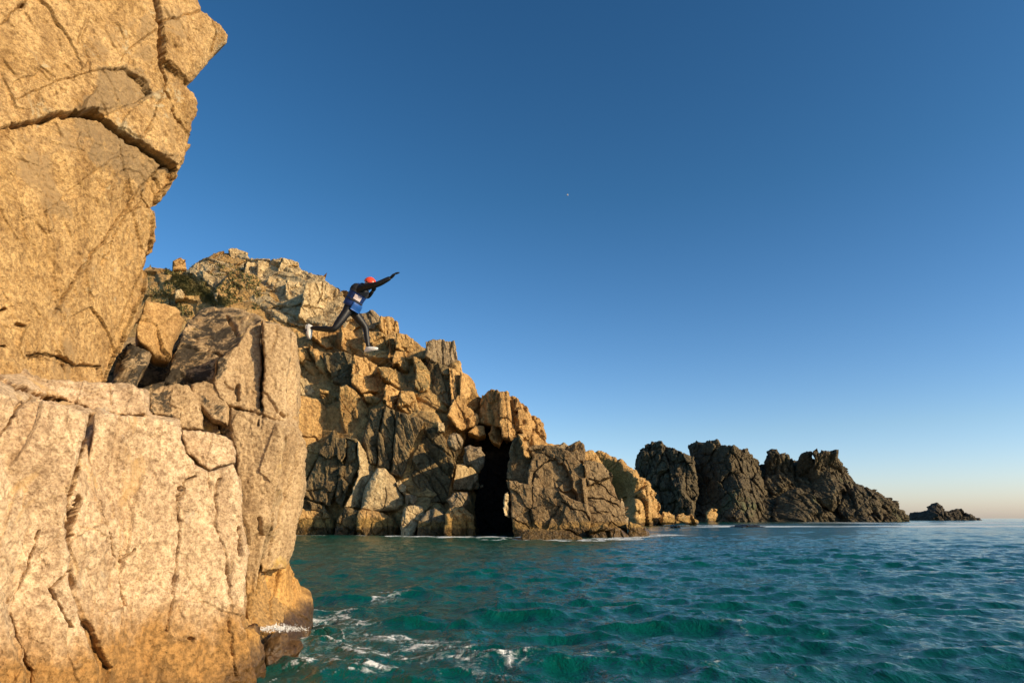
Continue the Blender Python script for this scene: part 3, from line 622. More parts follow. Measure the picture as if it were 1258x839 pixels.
g2 = rock('gully_rock', [(134, 480), (142, 460), (149, 441), (155, 428), (162, 421), (172, 424), (186, 434), (180, 448), (170, 462), (168, 480)], rbf([(140, 470, 9.4), (160, 425, 9.9), (185, 436, 10.0), (168, 478, 9.3)]), nvec(40, 15), M['darklichen'], step=1.1, thick=1.2, rnd=.15, seed=43, noise=(.07, .3), fac=[(.4, .4, 30, .2, .06, .0, .02)])
tag(g2, 'small black-lichened rock in the gully under the wedged boulder', 'rock')
gw = rock('gully_wall', [(110, 418), (150, 408), (195, 412), (235, 400), (245, 440), (240, 520), (180, 540), (110, 530)], rbf([(110, 420, 11.2), (240, 410, 12.9), (110, 520, 10.8), (240, 520, 12.6)]), nvec(-10, 5), M['darklichen'], step=2, thick=3, rnd=.3, seed=45, noise=(.1, .5), fac=[(.8, .9, 10, .2, .05, .0, .03)])
tag(gw, 'shaded rock wall at the back of the dark gully below the wedged boulder', 'rock')
# ------------------------------------------------------------------ the cliff beyond the cove
BASE = rbf([(150, 340, 96), (215, 322, 97), (290, 305, 99), (400, 340, 92), (430, 365, 89), (490, 400, 84), (560, 420, 79), (585, 480, 77), (230, 360, 90), (300, 370, 89), (360, 400, 85), (150, 450, 84), (360, 500, 78), (360, 650, 75),
  (450, 650, 71), (540, 655, 67), (450, 500, 76), (540, 520, 72), (510, 450, 78), (600, 520, 84), (598, 580, 86), (600, 655, 84), (625, 540, 80), (640, 490, 79), (670, 530, 78), (625, 640, 86), (640, 600, 84), (700, 600, 76), (650, 650, 82), (760, 640, 76), (720, 545, 82), (745, 565, 88)])
cliff = rock('cliff',
  [(130, 342), (170, 333), (184, 322), (196, 324), (212, 328), (229, 328), (240, 322), (252, 318), (262, 313), (276, 311), (282, 308), (290, 306), (303, 310), (308, 318), (318, 317), (332, 322), (345, 319), (362, 321), (372, 331), (383, 337), (396, 338), (402, 346), (421, 361),
   (431, 368), (441, 382), (458, 384), (474, 391), (486, 397), (491, 408), (507, 413), (516, 424), (524, 436), (540, 440), (556, 445), (563, 458), (574, 470), (583, 487), (590, 500), (600, 505), (612, 496), (625, 490), (645, 502), (664, 520), (672, 540), (690, 543), (704, 548), (714, 545),
   (722, 555), (735, 558), (745, 575), (750, 600), (750, 665), (740, 700), (360, 700), (130, 700)],
  BASE, nvec(38, 12), M['mid'], step=1.0, thick=12, rnd=1.0, smooth=False, seed=51, noise=(.32, 3.5), fine=(.06, .45), wob=1.8, rdir=(-.4, 1, 0),
  fac=[(8., 12., 28, .36, .12, .2, .25), (3.4, 6.0, 32, .40, .13, .10, .15), (1.2, 1.8, 24, .22, .06, .02, .08)])
tag(cliff, 'stepped golden granite cliff rising left from the cove', kind='structure')

def block(poly, az, mat, el=8, dy=-1.6, thick=5, rnd=.22, seed=0, fac=None, name='rock_block', parent=None, noise=(.09, 1.6), Y=None, cracks=(), label=None, cat=None, group=None, pocket=0, step=.8, wob=1.0, fine=(.045, .3)):
    p = np.array(poly, float); c = p.mean(0)
    Yc = Y if Y is not None else float(BASE(c[0], c[1])) + dy*.62
    if fac is None: fac = [(2.2, 3.4, 22, .30, .09, .10, .12), (.8, 1.3, 18, .30, .09, .03, .07), (.35, .5, 18, .16, .05, .0, .07)]
    o = rock(name, poly, plane_depth(c[0], c[1], Yc, az, el), nvec(az*.8, el), M[mat], step=step, thick=thick, rnd=rnd, fac=fac, cracks=cracks, noise=noise, fine=fine, seed=seed, parent=parent, wob=wob, pocket=pocket, smooth=False)
    if label: tag(o, label, cat or 'rock', group)
    return o
SM = [(1.6, 1.6, 10, .08, .02, .0, .05)]
RIB = [(.9, 6., 22, .5, .16, .10, .10), (.5, 1.8, 18, .35, .1, .02, .06)]
VRIB = [(.8, 7., 4, .6, .2, .15, .10), (.5, 2.2, 4, .35, .1, .02, .06)]
rock('ridge', [(228, 332), (240, 323), (250, 318), (262, 312), (276, 311), (290, 305), (303, 309), (308, 317), (318, 316), (332, 321), (345, 318), (365, 320), (373, 330), (383, 336), (398, 339), (402, 345), (412, 352), (421, 361), (431, 369), (438, 382), (428, 402), (400, 404), (370, 396), (345, 394), (320, 379), (300, 373), (284, 367), (262, 352), (245, 342)],
  lambda px, py: BASE(px, py)-1.2, nvec(42, 14), M['midpale'], step=.75, thick=8, rnd=.5, seed=95, noise=(.2, 2.), fine=(.05, .3), wob=1.8, smooth=False, parent=cliff, rdir=(-.4, 1, 0),
  fac=[(3., 6., 24, .34, .12, .15, .15), (1.4, 2.6, 20, .40, .13, .06, .08), (.6, .9, 20, .25, .08, .0, .06)])
blocks = [
 # poly, az, mat, opts
 ([(281, 306), (291, 304), (305, 310), (302, 318), (284, 316)], 40, 'midpale', {}),
 ([(302, 321), (314, 321), (316, 336), (307, 341), (300, 336)], 55, 'midpale', {}),
 ([(317, 319), (337, 325), (331, 343), (316, 341)], 50, 'midpale', {}),
 ([(346, 317), (366, 321), (369, 337), (352, 342), (343, 332)], 50, 'midpale', {}),
 ([(331, 338), (351, 345), (348, 358), (334, 356), (328, 346)], 45, 'midpale', {}),
 ([(263, 346), (284, 337), (298, 338), (284, 357), (277, 368), (262, 362)], 5, 'midgrey', {'fac': RIB}),
 ([(298, 340), (315, 350), (306, 372), (295, 370), (284, 362)], 15, 'midgrey', {'fac': RIB}),
 ([(316, 350), (334, 358), (328, 375), (318, 372), (308, 374)], 45, 'midpale', {}),
 ([(373, 349), (397, 345), (413, 354), (422, 364), (421, 377), (413, 388), (407, 400), (380, 399), (368, 387), (371, 373)], 52, 'midpale', {'dy': -2.5, 'cracks': [([(397, 348), (392, 372)], .8, .3), ([(413, 356), (405, 390)], .8, .3), ([(375, 375), (410, 385)], .7, .25)]}),
 ([(352, 343), (370, 347), (370, 372), (360, 380), (350, 365)], 40, 'midpale', {}),
 ([(438, 385), (458, 380), (466, 388), (463, 407), (446, 403)], 10, 'midgrey', {}),
 ([(466, 388), (480, 387), (488, 396), (490, 408), (476, 413), (465, 403)], 48, 'mid', {'fac': VRIB}),
 ([(418, 398), (434, 406), (443, 432), (433, 436), (419, 424)], 50, 'midorange', {'dy': -2}),
 ([(380, 400), (400, 402), (417, 402), (417, 428), (400, 428), (384, 412)], 48, 'midorange', {'dy': -1.8}),
 ([(444, 405), (463, 408), (478, 415), (478, 440), (463, 447), (447, 436)], 20, 'mid', {}),
 ([(486, 409), (499, 411), (508, 422), (516, 425), (516, 437), (506, 435), (496, 431), (486, 427)], 42, 'mid', {'dy': -2.4}),
 ([(486, 430), (501, 432), (507, 440), (504, 455), (498, 458), (489, 450), (483, 444)], 62, 'midorange', {'dy': -2}),
 ([(507, 437), (517, 441), (527, 460), (532, 474), (530, 482), (519, 480), (510, 475), (511, 459)], 50, 'mid', {'dy': -2}),
 ([(478, 414), (486, 412), (485, 444), (480, 450), (476, 440)], 60, 'midorange', {'dy': -2}),
 ([(464, 449), (480, 452), (497, 462), (509, 476), (500, 482), (484, 474), (470, 462)], 35, 'mid', {'dy': -2.2}),
 ([(395, 432), (409, 433), (419, 431), (433, 436), (433, 470), (444, 482), (424, 475), (410, 469), (404, 455)], -8, 'midolive', {'dy': -3}),
 ([(433, 436), (450, 439), (467, 451), (476, 468), (470, 487), (456, 480), (444, 481), (433, 470)], 55, 'midorange', {'dy': -3}),
 ([(446, 483), (456, 484), (470, 492), (466, 500), (450, 492)], 55, 'midorange', {'dy': -2}),
 ([(473, 472), (484, 474), (492, 479), (488, 493), (482, 503), (473, 497)], 62, 'midorange', {'dy': -3}),
 ([(492, 480), (508, 480), (512, 492), (516, 508), (500, 506), (488, 498)], 15, 'mid', {}),
 ([(364, 425), (378, 424), (388, 440), (395, 452), (396, 466), (390, 474), (384, 460), (374, 445), (364, 440)], 40, 'midorange', {'dy': -2, 'rnd': .8}),
 ([(378, 420), (392, 430), (400, 445), (408, 462), (412, 473), (405, 476), (395, 455)], 45, 'midorange', {'dy': -1.8, 'rnd': .7}),
 ([(364, 462), (377, 466), (389, 487), (377, 487), (362, 484)], 40, 'midpale', {'dy': -1.8}),
 ([(362, 485), (377, 486), (391, 491), (404, 503), (408, 520), (411, 528), (397, 546), (393, 557), (377, 589), (362, 592)], 38, 'midorange', {'dy': -2.2, 'fac': SM, 'cracks': [([(362, 533), (385, 537), (400, 545)], .8, .3)]}),
 ([(392, 478), (404, 480), (414, 486), (412, 500), (418, 520), (410, 524), (402, 500)], 45, 'mid', {}),
 ([(417, 476), (424, 474), (436, 480), (450, 497), (454, 507), (450, 519), (449, 530), (442, 541), (430, 539), (420, 520), (416, 500)], 22, 'mid', {'dy': -2.2}),
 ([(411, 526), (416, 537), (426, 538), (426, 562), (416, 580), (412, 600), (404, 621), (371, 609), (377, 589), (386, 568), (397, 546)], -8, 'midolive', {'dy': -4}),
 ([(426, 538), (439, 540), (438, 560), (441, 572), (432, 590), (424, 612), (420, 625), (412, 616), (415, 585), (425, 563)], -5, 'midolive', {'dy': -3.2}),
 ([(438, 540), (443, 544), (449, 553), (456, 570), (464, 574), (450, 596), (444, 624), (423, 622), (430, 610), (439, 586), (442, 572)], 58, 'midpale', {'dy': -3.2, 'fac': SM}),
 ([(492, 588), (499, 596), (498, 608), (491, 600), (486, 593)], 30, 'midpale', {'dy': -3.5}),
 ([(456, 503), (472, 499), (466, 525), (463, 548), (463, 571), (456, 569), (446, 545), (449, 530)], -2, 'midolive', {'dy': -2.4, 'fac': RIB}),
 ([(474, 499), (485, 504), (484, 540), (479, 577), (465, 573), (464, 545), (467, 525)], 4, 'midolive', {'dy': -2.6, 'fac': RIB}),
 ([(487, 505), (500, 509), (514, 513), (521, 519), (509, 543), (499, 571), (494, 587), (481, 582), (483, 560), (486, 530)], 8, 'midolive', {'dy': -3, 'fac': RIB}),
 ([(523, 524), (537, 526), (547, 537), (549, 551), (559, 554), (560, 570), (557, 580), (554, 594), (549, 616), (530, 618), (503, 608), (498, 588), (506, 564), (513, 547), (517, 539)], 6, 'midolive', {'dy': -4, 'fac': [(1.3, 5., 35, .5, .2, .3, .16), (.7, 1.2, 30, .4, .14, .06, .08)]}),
 ([(537, 517), (545, 519), (545, 531), (538, 530)], 60, 'midpale', {'dy': -3.2}),
 ([(560, 571), (571, 569), (581, 574), (588, 584), (586, 591), (579, 601), (556, 602), (557, 588)], 42, 'midpale', {'dy': -6, 'fac': SM}),
 ([(584, 591), (591, 593), (593, 600), (582, 601)], 40, 'midpale', {'dy': -6}),
 ([(368, 610), (400, 622), (405, 632), (386, 628), (364, 628), (362, 612)], 0, 'midolive', {'dy': -4}),
 ([(498, 606), (512, 610), (510, 622), (500, 622)], 20, 'midgrey', {'dy': -4}),
]
for i, (poly, az, mat, kw) in enumerate(blocks):
    block(poly, az, mat, seed=100+i*3, parent=cliff, **kw)

# ribbed tower and the rocks under it
tower = block([(523, 419), (532, 417), (541, 415), (550, 417), (560, 418), (561, 435), (563, 454), (551, 450), (534, 444), (522, 438)], 33, 'midgrey', Y=76.5, fac=VRIB, seed=301, name='rock_tower', thick=5,
      label='square ribbed grey-green granite tower on the skyline right of the jumper', cat='rock tower')
t2 = block([(524, 438), (534, 444), (550, 450), (553, 460), (554, 500), (545, 496), (540, 490), (530, 480), (531, 470), (525, 458)], -14, 'midolive', Y=75.5, seed=305, parent=cliff)
block([(551, 450), (564, 456), (566, 484), (563, 505), (553, 501), (553, 470)], 50, 'midorange', Y=75, seed=307, parent=cliff, fac=VRIB)
block([(565, 456), (573, 459), (583, 467), (585, 483), (580, 484), (574, 491), (565, 485)], 55, 'midorange', Y=75.5, seed=309, parent=cliff, fac=SM)
block([(563, 485), (574, 490), (573, 498), (584, 507), (588, 512), (586, 522), (577, 524), (569, 528), (560, 524), (549, 510), (552, 500)], 42, 'midorange', Y=74, seed=311, parent=cliff)
block([(586, 521), (596, 522), (598, 534), (588, 536), (576, 530)], 45, 'midorange', Y=74.5, seed=313, parent=cliff)

block([(584, 520), (600, 512), (618, 515), (634, 540), (640, 600), (645, 670), (570, 670), (588, 600), (592, 560)], 0, 'gully', Y=80, thick=6, seed=315, parent=cliff, name='gully_wall')  # added backing block; its near-black colour stands in for shade in the gully
top = empty('rock_tower', px2w(630, 560, 72)); top.location.z = 8
tag(top, 'orange-faced rock tower with a black shadowed left side above the grey buttress', 'rock tower')
block([(590, 520), (591, 492), (596, 484), (603, 478), (612, 478), (616, 484), (617, 520), (612, 524)], -42, 'mid', Y=75, seed=321, parent=top, thick=6, name='shadowed_face')
block([(613, 480), (623, 483), (633, 488), (637, 503), (635, 520), (635, 536), (627, 540), (619, 537), (616, 517)], 46, 'midorange', Y=74, seed=323, parent=top, fac=VRIB, thick=6, name='lit_face', cracks=[([(614, 512), (635, 520)], .8, .35)])
block([(633, 488), (647, 498), (657, 509), (667, 517), (671, 530), (671, 547), (657, 549), (648, 542), (641, 534), (635, 520)], 46, 'midorange', Y=75.5, seed=325, parent=top, thick=7, pocket=1.0, name='pitted_face')
block([(603, 524), (613, 520), (620, 537), (615, 547), (606, 543), (600, 534)], 45, 'midorange', Y=75, seed=327, parent=top)

but = empty('rock_buttress', px2w(690, 660, 60)); but.location.z = -.5
tag(but, 'broad dim brown buttress standing in the sea right of the black gully', 'rock buttress')
BF = [(4.2, 4.5, 30, .20, .06, .03, .10), (1.6, 2.2, 24, .24, .07, .0, .08), (.6, .8, 20, .2, .06, 0, .05)]
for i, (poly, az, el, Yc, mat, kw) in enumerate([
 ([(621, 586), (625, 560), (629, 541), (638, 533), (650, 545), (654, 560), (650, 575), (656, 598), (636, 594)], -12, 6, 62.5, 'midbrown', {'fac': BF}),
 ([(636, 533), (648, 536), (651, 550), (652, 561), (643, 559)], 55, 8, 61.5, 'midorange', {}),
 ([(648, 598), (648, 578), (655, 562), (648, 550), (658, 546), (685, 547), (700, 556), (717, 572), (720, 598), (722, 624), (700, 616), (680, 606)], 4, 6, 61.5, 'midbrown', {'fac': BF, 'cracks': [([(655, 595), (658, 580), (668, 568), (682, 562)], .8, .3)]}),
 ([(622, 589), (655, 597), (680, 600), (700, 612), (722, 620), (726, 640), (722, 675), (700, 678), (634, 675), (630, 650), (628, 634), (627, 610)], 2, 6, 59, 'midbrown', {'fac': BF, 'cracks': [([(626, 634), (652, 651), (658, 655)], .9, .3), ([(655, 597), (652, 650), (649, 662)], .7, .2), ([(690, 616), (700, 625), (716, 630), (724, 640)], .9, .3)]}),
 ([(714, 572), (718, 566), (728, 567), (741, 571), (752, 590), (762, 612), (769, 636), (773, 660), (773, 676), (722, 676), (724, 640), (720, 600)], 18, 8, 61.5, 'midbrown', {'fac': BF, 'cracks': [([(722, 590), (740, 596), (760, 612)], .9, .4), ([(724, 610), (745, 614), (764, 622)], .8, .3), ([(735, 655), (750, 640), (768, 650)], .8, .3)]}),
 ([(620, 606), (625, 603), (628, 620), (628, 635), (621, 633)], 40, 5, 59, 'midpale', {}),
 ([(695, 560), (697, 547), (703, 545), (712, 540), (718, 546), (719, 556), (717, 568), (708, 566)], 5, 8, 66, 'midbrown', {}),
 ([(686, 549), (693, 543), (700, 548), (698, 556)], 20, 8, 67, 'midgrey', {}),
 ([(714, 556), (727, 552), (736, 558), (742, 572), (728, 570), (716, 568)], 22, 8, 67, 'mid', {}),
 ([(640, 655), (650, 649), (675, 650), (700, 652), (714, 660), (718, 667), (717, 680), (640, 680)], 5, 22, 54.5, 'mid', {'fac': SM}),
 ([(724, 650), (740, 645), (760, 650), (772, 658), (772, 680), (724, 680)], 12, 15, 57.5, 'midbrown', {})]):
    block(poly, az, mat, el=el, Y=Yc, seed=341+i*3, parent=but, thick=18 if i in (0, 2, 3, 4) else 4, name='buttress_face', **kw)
GR = 'boulders at the foot of the cliff'
for i, (poly, az, el, Yc, mat, lab, kw) in enumerate([
 ([(464, 574), (472, 574), (484, 587), (487, 599), (496, 610), (498, 621), (490, 628), (459, 628), (444, 625), (447, 604), (453, 591)], 22, 10, 69, 'midpale', 'smooth grey-pink dome of rock under the dark ribbed slabs', {'fac': SM, 'rnd': .8, 'cracks': [([(474, 598), (470, 626)], .6, .15)]}),
 ([(440, 628), (445, 626), (472, 630), (484, 637), (489, 647), (488, 672), (440, 670), (438, 640)], 8, 12, 67.5, 'midorange', 'broad rusty flat-topped boulder at the waterline below the smooth dome', {'rnd': .6}),
 ([(424, 624), (433, 624), (441, 628), (440, 645), (434, 668), (408, 668), (411, 650), (416, 636)], 4, 10, 68.5, 'midolive', 'dark narrow boulder between the two rusty waterline boulders', {'rnd': .5}),
 ([(364, 626), (386, 626), (401, 630), (412, 638), (409, 668), (355, 668), (355, 626)], 14, 12, 71, 'midorange', 'rusty rounded boulder at the waterline just beyond the near rocks', {'rnd': .7}),
 ([(497, 622), (508, 619), (520, 622), (522, 635), (514, 648), (500, 670), (493, 668), (493, 640)], 30, 12, 65.5, 'midpale', 'pale split boulder at the waterline beside the dark slot', {'rnd': .5}),
 ([(514, 640), (524, 630), (534, 625), (545, 628), (549, 645), (547, 672), (510, 672)], 22, 10, 64, 'midgrey', 'squat grey-brown boulder between the split boulder and the orange-footed one', {'rnd': .5}),
 ([(546, 632), (554, 624), (568, 625), (579, 633), (582, 646), (584, 660), (586, 672), (545, 672)], 32, 8, 61.8, 'midorange', 'rounded boulder with orange foot at the left mouth of the black gully', {'rnd': .7}),
 ([(549, 614), (560, 603), (574, 604), (577, 614), (571, 625), (555, 627)], 5, 8, 64.2, 'midgrey', 'grey boulder resting above the orange-footed boulder', {'rnd': .6}),
 ([(550, 540), (552, 533), (558, 530), (565, 533), (568, 541), (566, 548), (559, 551), (552, 548)], 25, 10, 67, 'midgrey', 'small round grey boulder perched on the cliff left of the black gully', {'rnd': .8}),
 ([(570, 549), (577, 546), (590, 549), (595, 557), (594, 571), (589, 581), (580, 574), (570, 569)], 8, 8, 66.5, 'midgrey', 'rounded grey boulder high on the left lip of the black gully', {'rnd': .8}),
 ([(771, 642), (784, 645), (795, 651), (799, 657), (797, 672), (768, 672)], 30, 25, 60, 'midorange', 'low brown rock trailing off the right end of the buttress', {'rnd': .5}),
 ([(763, 612), (769, 616), (772, 630), (771, 650), (764, 650)], 45, 8, 66, 'midgrey', 'upright slab leaning on the right end of the buttress', {'rnd': .4}),
 ([(212, 320), (220, 318), (229, 320), (230, 330), (213, 330)], 40, 10, 96, 'midorange', 'small square boulder alone on the skyline beside the golden crag', {'rnd': .3}),
 ([(216, 356), (222, 354), (228, 360), (226, 366), (216, 365)], 45, 10, 88, 'midpale', 'small pale boulder sitting in the grass on the upper slope', {'rnd': .5}),
 ([(262, 360), (276, 360), (294, 368), (300, 377), (284, 376), (268, 370)], 40, 30, 88, 'midpale', 'flat pale slab lying at the edge of the grassy slope', {'rnd': .4})]):
    block(poly, az, mat, el=el, Y=Yc, seed=401+i*3, thick=3.2, name='boulder', label=lab, cat='boulder', group='boulders on and under the cliff', **kw)

# ------------------------------------------------------------------ grass on the upper slope
def grass_patch():
    rng = np.random.RandomState(8)
    poly = [(186, 330), (200, 330), (215, 338), (232, 342), (240, 352), (250, 352), (260, 362), (275, 369), (290, 376), (270, 380), (240, 372), (215, 350), (190, 346)]
    V = []; F = []
    n = 0
    base = None
    dg = bpy.context.evaluated_depsgraph_get()
    cnt = 0
    from mathutils.bvhtree import BVHTree
    bvh = BVHTree.FromObject(cliff, dg)
    while cnt < 3600:
        p = np.array([[rng.uniform(182, 320), rng.uniform(326, 388)]])
        if not inside(p, poly)[0] and rng.rand() > .06: continue
        if vnoise(np.c_[p/9, [[1.]]], 3)[0] < -.15: continue
        w0 = px2w(p[0, 0], p[0, 1], 60.); o = Vector((0, 0, CAMH)); d = (Vector(w0)-o).normalized()
        hit = bvh.ray_cast(o-cliff.location, d)
        cnt += 1
        if hit[0] is None: continue
        b = hit[0] + cliff.location
        hgt = rng.uniform(.2, .55); nb = 3
        for k in range(nb):
            a = rng.uniform(0, 6.28); r_ = rng.uniform(.1, .3)
            v = Vector((math.cos(a)*r_, math.sin(a)*r_, 0)); s = Vector((-math.sin(a), math.cos(a), 0))*.10
            b2 = b+v*.4-Vector((0, 0, .06)); i0 = len(V)
            V += [b2-s, b2+s, b2+v*.6+Vector((0, 0, hgt*.6))+s*.7, b2+v*1.5+Vector((0, 0, hgt*.8)), b2+v*.6+Vector((0, 0, hgt*.6))-s*.7]
            F += [[i0, i0+1, i0+2, i0+4], [i0+4, i0+2, i0+3]]
    m, nt, b_ = new_mat('grass'); geo = N(nt, 'ShaderNodeNewGeometry'); nn = N(nt, 'ShaderNodeTexNoise'); nn.inputs['Scale'].default_value = .9
    nt.links.new(geo.outputs['Position'], nn.inputs['Vector'])
    nt.links.new(ramp(nt, nn.outputs['Fac'], [(.35, (.11, .105, .035)), (.55, (.19, .16, .055)), (.7, (.32, .25, .10))]), b_.inputs['Base Color']); b_.inputs['Roughness'].default_value = .9
    o = mesh_obj('grass', np.array([tuple(v) for v in V]), F, m, smooth=False)
    tag(o, 'olive turf and tussocks on the upper slope of the cliff', kind='stuff')
grass_patch()

# ------------------------------------------------------------------ second point and the far headland
FF = [(8., 13., 8, .40, .16, 1.0, .6), (3.2, 5., 14, .55, .22, .5, .35), (1.4, 2., 14, .5, .2, .1, .3)]
def frock(name, poly, ctrl, az, seed, parent=None, mat='far', fac=FF, thick=20, rnd=2.5, noise=(.9, 9), step=.7, fine=(.3, 1.1), wob=1.7):
    return rock(name, poly, rbf(ctrl), nvec(az, 10), M[mat], step=step, thick=thick, rnd=rnd, fac=fac, noise=noise, fine=fine, seed=seed, parent=parent, wob=wob, smooth=False)
point = frock('headland', [(715, 560), (728, 556), (736, 554), (744, 556), (750, 562), (760, 566), (767, 575), (776, 577), (786, 584), (795, 590), (800, 600), (806, 606), (811, 622), (813, 634), (816, 650), (740, 652), (715, 650)],
   [(720, 570, 150), (745, 565, 150), (765, 580, 148), (784, 590, 145), (745, 620, 165), (765, 620, 158), (783, 620, 140), (783, 645, 138), (812, 630, 160), (812, 648, 156), (800, 605, 152)], 20, 501, mat='mid', fac=[(5, 7, 15, .4, .16, .6, .4), (2., 3., 14, .45, .16, .2, .2)], thick=14, rnd=1.4, noise=(.5, 5), fine=(.15, .7))
tag(point, 'low golden rocky point beyond the buttress, dark on its left', kind='structure')
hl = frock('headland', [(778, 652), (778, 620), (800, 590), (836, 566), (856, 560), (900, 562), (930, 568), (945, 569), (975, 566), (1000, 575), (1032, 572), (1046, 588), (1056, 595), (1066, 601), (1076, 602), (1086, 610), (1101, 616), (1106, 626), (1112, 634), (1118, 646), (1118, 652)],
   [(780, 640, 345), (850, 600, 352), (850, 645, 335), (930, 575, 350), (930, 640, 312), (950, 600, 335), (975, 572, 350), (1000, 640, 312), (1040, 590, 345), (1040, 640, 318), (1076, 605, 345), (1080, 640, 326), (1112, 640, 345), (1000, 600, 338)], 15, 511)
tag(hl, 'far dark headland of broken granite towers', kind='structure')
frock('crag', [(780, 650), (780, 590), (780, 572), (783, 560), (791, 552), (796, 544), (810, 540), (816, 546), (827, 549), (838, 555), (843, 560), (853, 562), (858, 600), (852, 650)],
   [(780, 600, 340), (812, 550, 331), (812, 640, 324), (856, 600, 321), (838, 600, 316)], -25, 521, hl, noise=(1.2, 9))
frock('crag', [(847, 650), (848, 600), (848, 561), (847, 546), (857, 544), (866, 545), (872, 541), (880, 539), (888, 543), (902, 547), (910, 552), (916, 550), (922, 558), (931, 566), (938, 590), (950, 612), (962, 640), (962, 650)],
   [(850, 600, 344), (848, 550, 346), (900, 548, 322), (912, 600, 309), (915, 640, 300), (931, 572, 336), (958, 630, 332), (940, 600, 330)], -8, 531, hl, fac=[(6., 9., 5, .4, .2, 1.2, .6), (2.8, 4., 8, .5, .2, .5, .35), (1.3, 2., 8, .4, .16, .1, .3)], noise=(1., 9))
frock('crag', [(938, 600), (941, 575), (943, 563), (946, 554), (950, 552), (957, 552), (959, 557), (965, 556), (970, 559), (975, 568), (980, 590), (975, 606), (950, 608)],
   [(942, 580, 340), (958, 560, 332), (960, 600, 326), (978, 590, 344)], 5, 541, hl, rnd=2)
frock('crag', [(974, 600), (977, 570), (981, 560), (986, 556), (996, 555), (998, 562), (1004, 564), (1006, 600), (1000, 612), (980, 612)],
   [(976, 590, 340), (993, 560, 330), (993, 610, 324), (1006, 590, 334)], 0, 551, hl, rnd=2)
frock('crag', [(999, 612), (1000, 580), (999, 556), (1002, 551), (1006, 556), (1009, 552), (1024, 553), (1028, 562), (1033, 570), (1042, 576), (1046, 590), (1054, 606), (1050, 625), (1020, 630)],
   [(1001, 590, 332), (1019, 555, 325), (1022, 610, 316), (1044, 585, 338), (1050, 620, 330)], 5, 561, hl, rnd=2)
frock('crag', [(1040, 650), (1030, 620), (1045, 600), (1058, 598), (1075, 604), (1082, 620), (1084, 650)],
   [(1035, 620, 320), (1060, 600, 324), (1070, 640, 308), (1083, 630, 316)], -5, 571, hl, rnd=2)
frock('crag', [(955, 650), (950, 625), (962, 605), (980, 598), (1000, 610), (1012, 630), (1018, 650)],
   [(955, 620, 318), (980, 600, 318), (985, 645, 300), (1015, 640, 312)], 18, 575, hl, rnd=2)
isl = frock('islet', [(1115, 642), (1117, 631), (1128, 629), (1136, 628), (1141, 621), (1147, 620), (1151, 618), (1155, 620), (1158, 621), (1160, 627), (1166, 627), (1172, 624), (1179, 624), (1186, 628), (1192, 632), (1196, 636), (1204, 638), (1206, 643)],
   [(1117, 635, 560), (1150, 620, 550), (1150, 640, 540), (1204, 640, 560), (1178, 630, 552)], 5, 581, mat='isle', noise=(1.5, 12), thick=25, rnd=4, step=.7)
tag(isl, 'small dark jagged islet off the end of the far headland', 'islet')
fb = [([(813, 642), (815, 631), (822, 629), (828, 633), (830, 642)], 150, 'brown boulder at the foot of the golden point, next to its right edge'),
      ([(829, 643), (832, 633), (838, 631), (842, 637), (845, 643)], 152, 'brown boulder second to the right of the golden point'),
      ([(842, 644), (844, 633), (848, 631), (852, 638), (858, 641), (858, 645)], 154, 'pointed yellowish boulder at the waterline between point and headland'),
      ([(868, 640), (869, 628), (874, 625), (880, 626), (882, 632), (878, 640)], 295, 'pale boulder against the black foot of the far headland'),
      ([(867, 645), (869, 637), (875, 636), (880, 641), (880, 645)], 290, 'small pale boulder at the waterline under the pale boulder')]
for i, (poly, Yc, lab) in enumerate(fb):
    s = Yc/150
    block(poly, 25, 'mid', el=15, Y=Yc, seed=601+i*3, thick=4*s, rnd=.7*s, name='boulder', label=lab, cat='boulder', group='boulders under the point and headland', step=.6, noise=(.3*s, 2*s), fac=[(2.5*s, 2.5*s, 10, .3, .1, .1, .2)])
for i, (x0, x1, Yc, lab) in enumerate([(822, 837, 118, 'low black reef rock awash, just off the golden point'), (897, 936, 126, 'long low black reef awash in front of the far headland')]):
    # awash: a low lumpy rock
    a = px2w(x0, 645, Yc); b = px2w(x1, 645, Yc); L_ = b[0]-a[0]
    bm = bmesh.new(); bmesh.ops.create_icosphere(bm, subdivisions=5, radius=1)
    co = np.array([v.co[:] for v in bm.verts]); F = [[v.index for v in f.verts] for f in bm.faces]; bm.free()
    co = co*(1+.35*fbm(co*2.2+i*7, 4, 5)[:, None])
    co = co*np.array([L_/2, L_*.22+.8, .42]) + np.array([(a[0]+b[0])/2, Yc, -.05])
    tag(mesh_obj('reef', co, F, M['reef']), lab, 'reef', 'low reefs awash')
# ------------------------------------------------------------------ the jumper
JY = 12.1
def jp(px, py, dy=0.): return Vector(px2w(px, py, JY+dy))
def plain(name, col, rough=.5, spec=.5, bumps=0, bscale=80):
    m, nt, b = new_mat(name); b.inputs['Roughness'].default_value = rough; b.inputs['Specular IOR Level'].default_value = spec
    tc = N(nt, 'ShaderNodeTexCoord'); nn = N(nt, 'ShaderNodeTexNoise'); nn.inputs['Scale'].default_value = bscale; nn.inputs['Detail'].default_value = 4
    nt.links.new(tc.outputs['Object'], nn.inputs['Vector'])
    nt.links.new(ramp(nt, nn.outputs['Fac'], [(.3, tuple(c*.8 for c in col)), (.7, tuple(min(1, c*1.15) for c in col))]), b.inputs['Base Color'])
    if bumps:
        bb = N(nt, 'ShaderNodeBump'); bb.inputs['Strength'].default_value = bumps; bb.inputs['Distance'].default_value = .01
        nt.links.new(nn.outputs['Fac'], bb.inputs['Height']); nt.links.new(bb.outputs[0], b.inputs['Normal'])
    return m
neo = plain('black_neoprene', (.008, .0075, .008), .5, .4, .4, 25)
skin = plain('skin', (.55, .30, .22), .5)
blue = plain('blue_nylon', (.008, .03, .135), .5, .4, .5, 30)
